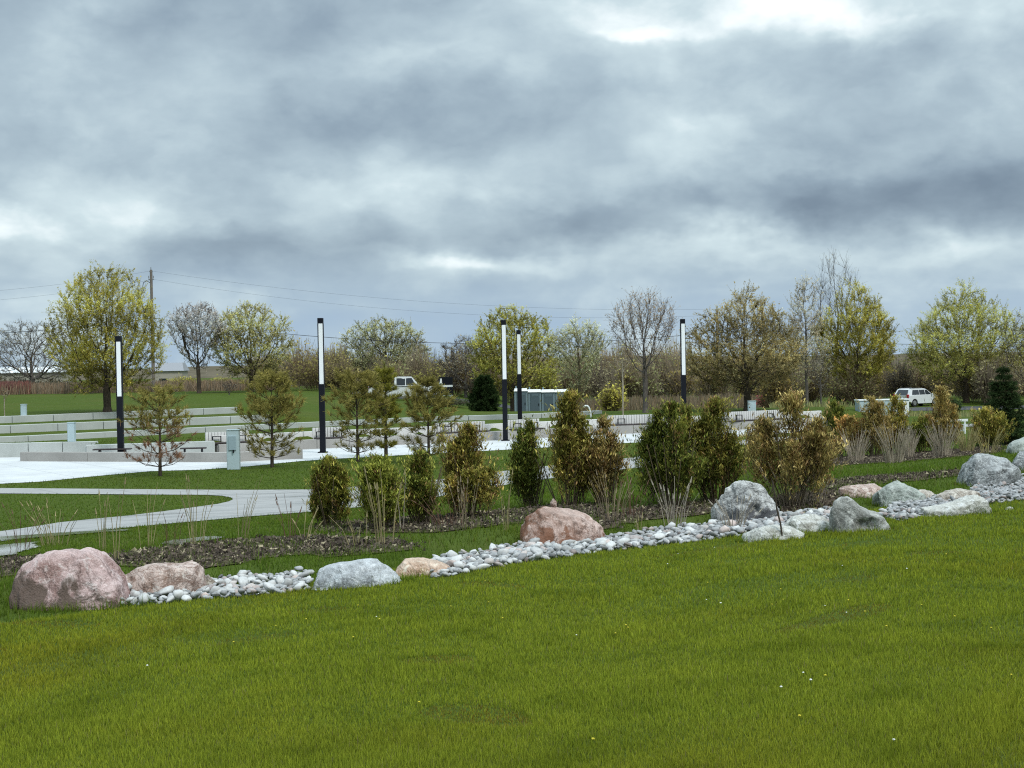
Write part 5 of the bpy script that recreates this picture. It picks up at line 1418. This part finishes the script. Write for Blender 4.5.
# ------------------------------------------------------------------ pines, spruce
def conifer(name, label, px, base, top, half, seed, tones, whorl=.34, nb_=6, rise=.55, tuft=16, nlen=.15, nw=.014, low_brown=0.0, tufts=8, droop=0.0, bare=.1, group=None, d=None, rexp=.8):
    rng = np.random.default_rng(seed); b = gx(px, d) if d else at(px, base); d = b[1]
    H = zat(px, top, d) - b[2]; R = half / F * d * (1.22 if name == 'pine' else 1.0)
    t = thing(name, label, 'conifer', b, 0, group)
    S0, S1, ra, rb_ = [(0, 0, 0)], [(rng.normal() * .03, rng.normal() * .03, H * .96)], [.022 * H], [.006]
    T, TD = [(0, 0, H * .96)], [(0, 0, 1)]
    z = H * bare
    while z < H * .94:
        tt = z / H; L = R * min(1, (1 - tt) ** rexp * 1.15 + .04)
        if tt < .3 and name == 'pine' and not low_brown: L *= .60 + 1.3 * tt
        m = nb_; a0 = rng.random() * 6
        for k in range(m):
            a = a0 + 6.283 * k / m + rng.normal() * .2; l = L * rng.uniform(.7, 1.1); up_ = rise * (.5 + .8 * tt) - droop * (1 - tt)
            e = np.array([math.cos(a) * l, math.sin(a) * l, up_ * l]); s0 = np.array([0, 0, z])
            mid = s0 + e * .5 + np.array([0, 0, -.08 * l]); end = s0 + e
            S0 += [tuple(s0), tuple(mid)]; S1 += [tuple(mid), tuple(end)]; ra += [.016, .011]; rb_ += [.011, .005]
            q = max(3, int(tufts * l / R + 2)) if name != 'pine' else (max(3, int(tufts * .85 * l / R + 2)) if tt > .40 else 3 + int(3 * rng.random()))
            for j in range(q):
                u = .38 + .62 * (j + rng.random()) / q
                p = s0 + e * u + rng.normal(size=3) * np.array([.11, .11, .06]) * l + np.array([0, 0, .05 * l])
                T.append(tuple(p)); dv = e / max(l, .01) * .8 + rng.normal(size=3) * .5 + np.array([0, 0, .6 - droop * .9]); TD.append(tuple(dv))
                if rng.random() < .5: S0.append(tuple(s0 + e * max(.2, u - .15))); S1.append(tuple(p)); ra.append(.006); rb_.append(.004)
        z += whorl * (0.75 + .5 * rng.random())
    V, Fc = tubes(np.array(S0), np.array(S1), np.array(ra), np.array(rb_), 5)
    npmesh('trunk', V, Fc, M['bark'], t, smooth=True)
    T = np.array(T); TD = np.array(TD); TD /= np.linalg.norm(TD, axis=1, keepdims=True)
    k = np.repeat(np.arange(len(T)), tuft); n = len(k)
    D = TD[k] * .9 + rng.normal(size=(n, 3)) * .55; D /= np.linalg.norm(D, axis=1, keepdims=True)
    P0 = T[k] + TD[k] * (rng.random((n, 1)) - .6) * nlen * .9
    P1 = P0 + D * nlen * (.7 + .5 * rng.random((n, 1)))
    V, Fc = ribbons(P0, P1, nw, rng, .4)
    tone = (.35 * rng.random(len(T))[k] + .65 * rng.random(n))[:, None]
    c = np.array(tones[0]) + (np.array(tones[1]) - np.array(tones[0])) * tone
    if low_brown:
        br = (T[k][:, 2] / H + rng.normal(size=n) * .07) < low_brown
        c[br] = np.array((.36, .20, .125)) * (.6 + .8 * rng.random((br.sum(), 1)))
    npmesh('needles', V, Fc, M['needle'], t, rep4(c))
    return t
PT = [(.115, .110, .030), (.50, .42, .125)]
conifer('pine', 'young pine with browned lower branches, left of the tall pedestal', 160, 476, 384, 33, 201, PT, .40, 6, .55, 28, .18, .017, .52, 12, group='young pines at the plaza edge', rexp=.5)
conifer('pine', 'full olive young pine right of the tall pedestal', 272, 467.5, 376, 31, 202, PT, .34, 6, .6, 30, .19, .018, 0, 13, group='young pines at the plaza edge', rexp=.48)
conifer('pine', 'broad olive young pine just right of the tallest lamp column', 358, 462, 372, 32, 203, PT, .34, 6, .6, 30, .19, .018, 0, 13, group='young pines at the plaza edge', rexp=.48)
conifer('pine', 'taller pine with a bright yellow-green leading shoot below the pickup', 386, 458, 362, 17, 204, [(.11, .125, .024), (.40, .36, .065)], .36, 6, .6, 30, .19, .018, 0, 12, group='young pines at the plaza edge', rexp=.6)
conifer('pine', 'open-branched young pine in the middle below the black sign', 429, 464, 381, 25, 205, PT, .36, 6, .6, 32, .21, .018, 0, 12, group='young pines at the plaza edge', rexp=.5)
conifer('spruce', 'dark layered spruce at the right behind the big veined boulder', 1004, 446, 366, 27, 206, [(.018, .034, .015), (.070, .105, .038)], .20, 8, .12, 26, .14, .022, 0, 12, .35, .06, None)
conifer('evergreen', 'dark rounded evergreen right of the black park sign', 484, 413, 377, 14, 207, [(.014, .028, .012), (.055, .085, .028)], .22, 8, .4, 34, .20, .035, 0, 12, .1, .02, None, d=96, rexp=.5)

# ------------------------------------------------------------------ dry grasses and stalks
def stalks(px, base, top, spread, n, label, seed, col=(.42, .36, .20), w=.010, lean=.14, head=True, group='dry stalks and grasses in the beds', name='dry_grass', flare=1.0):
    rng = np.random.default_rng(seed); b = at(px, base); d = b[1]
    if name == 'dry_grass': n = int(n * 1.7); w *= 1.15; spread *= 1.25
    H = zat(px, top, d) - b[2]; S = spread / F * d
    a = rng.random(n) * 6.283; rr = S * np.sqrt(rng.random(n)) * .45
    P0 = np.stack([rr * np.cos(a), rr * np.sin(a) * .8, np.zeros(n) - .02], 1)
    h = H * (.55 + .45 * rng.random(n)); ln = lean * h
    o1 = np.stack([np.cos(a) * S * .5 * flare, np.sin(a) * S * .4 * flare, 0 * a], 1) + rng.normal(size=(n, 3)) * ln[:, None] * .5
    P1 = P0 + o1 * .35 + np.stack([0 * h, 0 * h, h * .55], 1)
    P2 = P0 + o1 + np.stack([0 * h, 0 * h, h], 1)
    P2[:, 2] = np.maximum(P2[:, 2], .05)
    q = np.full(n, w / 2)
    parts = [tubes(P0, P1, q, q * .8, 3), tubes(P1, P2, q * .8, q * .45, 3)]
    if head:
        k = np.where(rng.random(n) < .5)[0]; e = P2[k]; dv = (P2[k] - P1[k]); dv /= np.linalg.norm(dv, axis=1, keepdims=True)
        parts.append(tubes(e - dv * .05, e + dv * .05, q[k] * 2.0, q[k] * .6, 4))
    V, Fc = join(*parts)
    c = np.tile(np.array(col), (len(V), 1)) * (.65 + .6 * rng.random((len(V), 1)))
    o = npmesh(name, V, Fc, M['straw'], None, c, smooth=False, loc=b)
    tag(o, label, 'dry grass', group)
ST = (.42, .36, .19); PK = (.46, .41, .33); RB = (.20, .12, .085)
L_ = [
    (57, 545, 494, 26, 12, 'upright bunch of straw stalks standing behind the largest pink boulder', ST, .011, .1),
    (103, 552, 492, 8, 3, 'few tall straw stalks right of the largest pink boulder top', ST, .012, .08),
    (116, 562, 474, 8, 2, 'tallest single straw stalk bending right above the speckled boulder', ST, .012, .10),
    (148, 548, 480, 18, 4, 'sparse straw stalks behind the speckled tan-pink boulder', ST, .010, .14),
    (20, 550, 500, 24, 7, 'thin reddish stalks at the far left edge behind the big boulder', RB, .009, .2),
    (196, 545, 470, 16, 7, 'tall thin stalk group in front of the wet lower path', ST, .011, .12),
    (240, 540, 478, 18, 5, 'sparse stalks above the dark soil left of the puddle', ST, .010, .15),
    (172, 546, 505, 14, 4, 'short thin reddish stalks left of the tall thin stalk group', RB, .009, .15),
    (290, 540, 492, 12, 5, 'reddish twigs right of the puddle, below the grey path end', RB, .009, .16),
    (306, 541, 505, 10, 4, 'curved straw stalk leaning right beside the small rounded cedar', ST, .014, .35),
    (384, 546, 466, 16, 9, 'tallest bunch of straw stalks in front of the bushy green cedar', ST, .013, .05),
    (402, 530, 474, 5, 2, 'single pale upright stalk between the bushy and the narrow dark cedars', PK, .016, .06),
    (358, 548, 505, 14, 4, 'leaning straw stalks left of the tallest bunch', ST, .013, .4),
    (450, 527, 490, 26, 12, 'low tangle of dry stems under the brownish-topped cedar', RB, .009, .3),
    (466, 530, 470, 14, 8, 'straw stems before the brownish-topped cedar', (.36, .29, .2), .010, .12),
    (506, 530, 470, 8, 3, 'thin stalks between the brownish-topped cedar and the rusty boulder', ST, .010, .1),
    (535, 507, 462, 12, 8, 'straw stalks before the slim dark cedar', (.36, .29, .2), .010, .1),
    (612, 522, 470, 22, 12, 'fan of thin stalks right of the rusty boulder', (.34, .27, .18), .009, .16),
    (632, 518, 480, 18, 10, 'thin twigs left of the twin dark cedars', RB, .009, .2),
    (674, 530, 480, 20, 12, 'pale forked dry stems in front of the left twin cedar', PK, .012, .22),
    (722, 502, 452, 18, 12, 'rusty stalks in front of the right twin cedar', (.33, .20, .11), .010, .12),
    (736, 530, 494, 22, 14, 'pale dry blades bending over the cracked grey boulder', PK, .011, .25),
    (754, 505, 462, 12, 6, 'thin stalks right above the cracked grey boulder', (.34, .27, .18), .009, .15),
    (790, 508, 462, 26, 16, 'bare twigs at the foot of the wide brownish cedar', (.30, .24, .18), .009, .16),
    (814, 505, 470, 16, 8, 'straw stalks right of the wide brownish cedar foot', PK, .010, .14),
    (640, 535, 512, 6, 3, 'tiny stalks on the green strip right of the rusty boulder', ST, .009, .2),
    (940, 478, 464, 6, 3, 'thin plant stalk left of the big dark veined boulder', (.3, .34, .14), .012, .2),
]
for k, (px, bs, tp, sp_, n, lb, cl, w, ln) in enumerate(L_): stalks(px, bs, tp, sp_, n, lb, 300 + k, cl, w, ln)
OG = 'pale ornamental grass bunches at right'
for k, (px, bs, tp, sp_, lb) in enumerate([(856, 463, 428, 15, 'pale ornamental grass bunch in front of the orange-brown cedar'), (894, 463, 420, 19, 'wide pale ornamental grass bunch below the white cabinet'),
                                    (909, 459, 428, 10, 'narrow pale ornamental grass bunch right of the wide one'), (942, 458, 420, 17, 'pale ornamental grass bunch below the tall brown-tipped cedar'),
                                    (967, 453, 425, 13, 'greenish ornamental grass bunch left of the last cedar'), (988, 454, 424, 18, 'sparse straw grass bunch in front of the last cedar')]):
    stalks(px, bs, tp, sp_, 90 if k != 5 else 26, lb, 400 + k, (.50, .43, .33) if k not in (4, 5) else (.40, .35, .17), .016, .10, False, OG, 'ornamental_grass', 1.2)
for o in list(bpy.data.objects):
    if o.type == 'EMPTY' and not o.children: bpy.data.objects.remove(o)
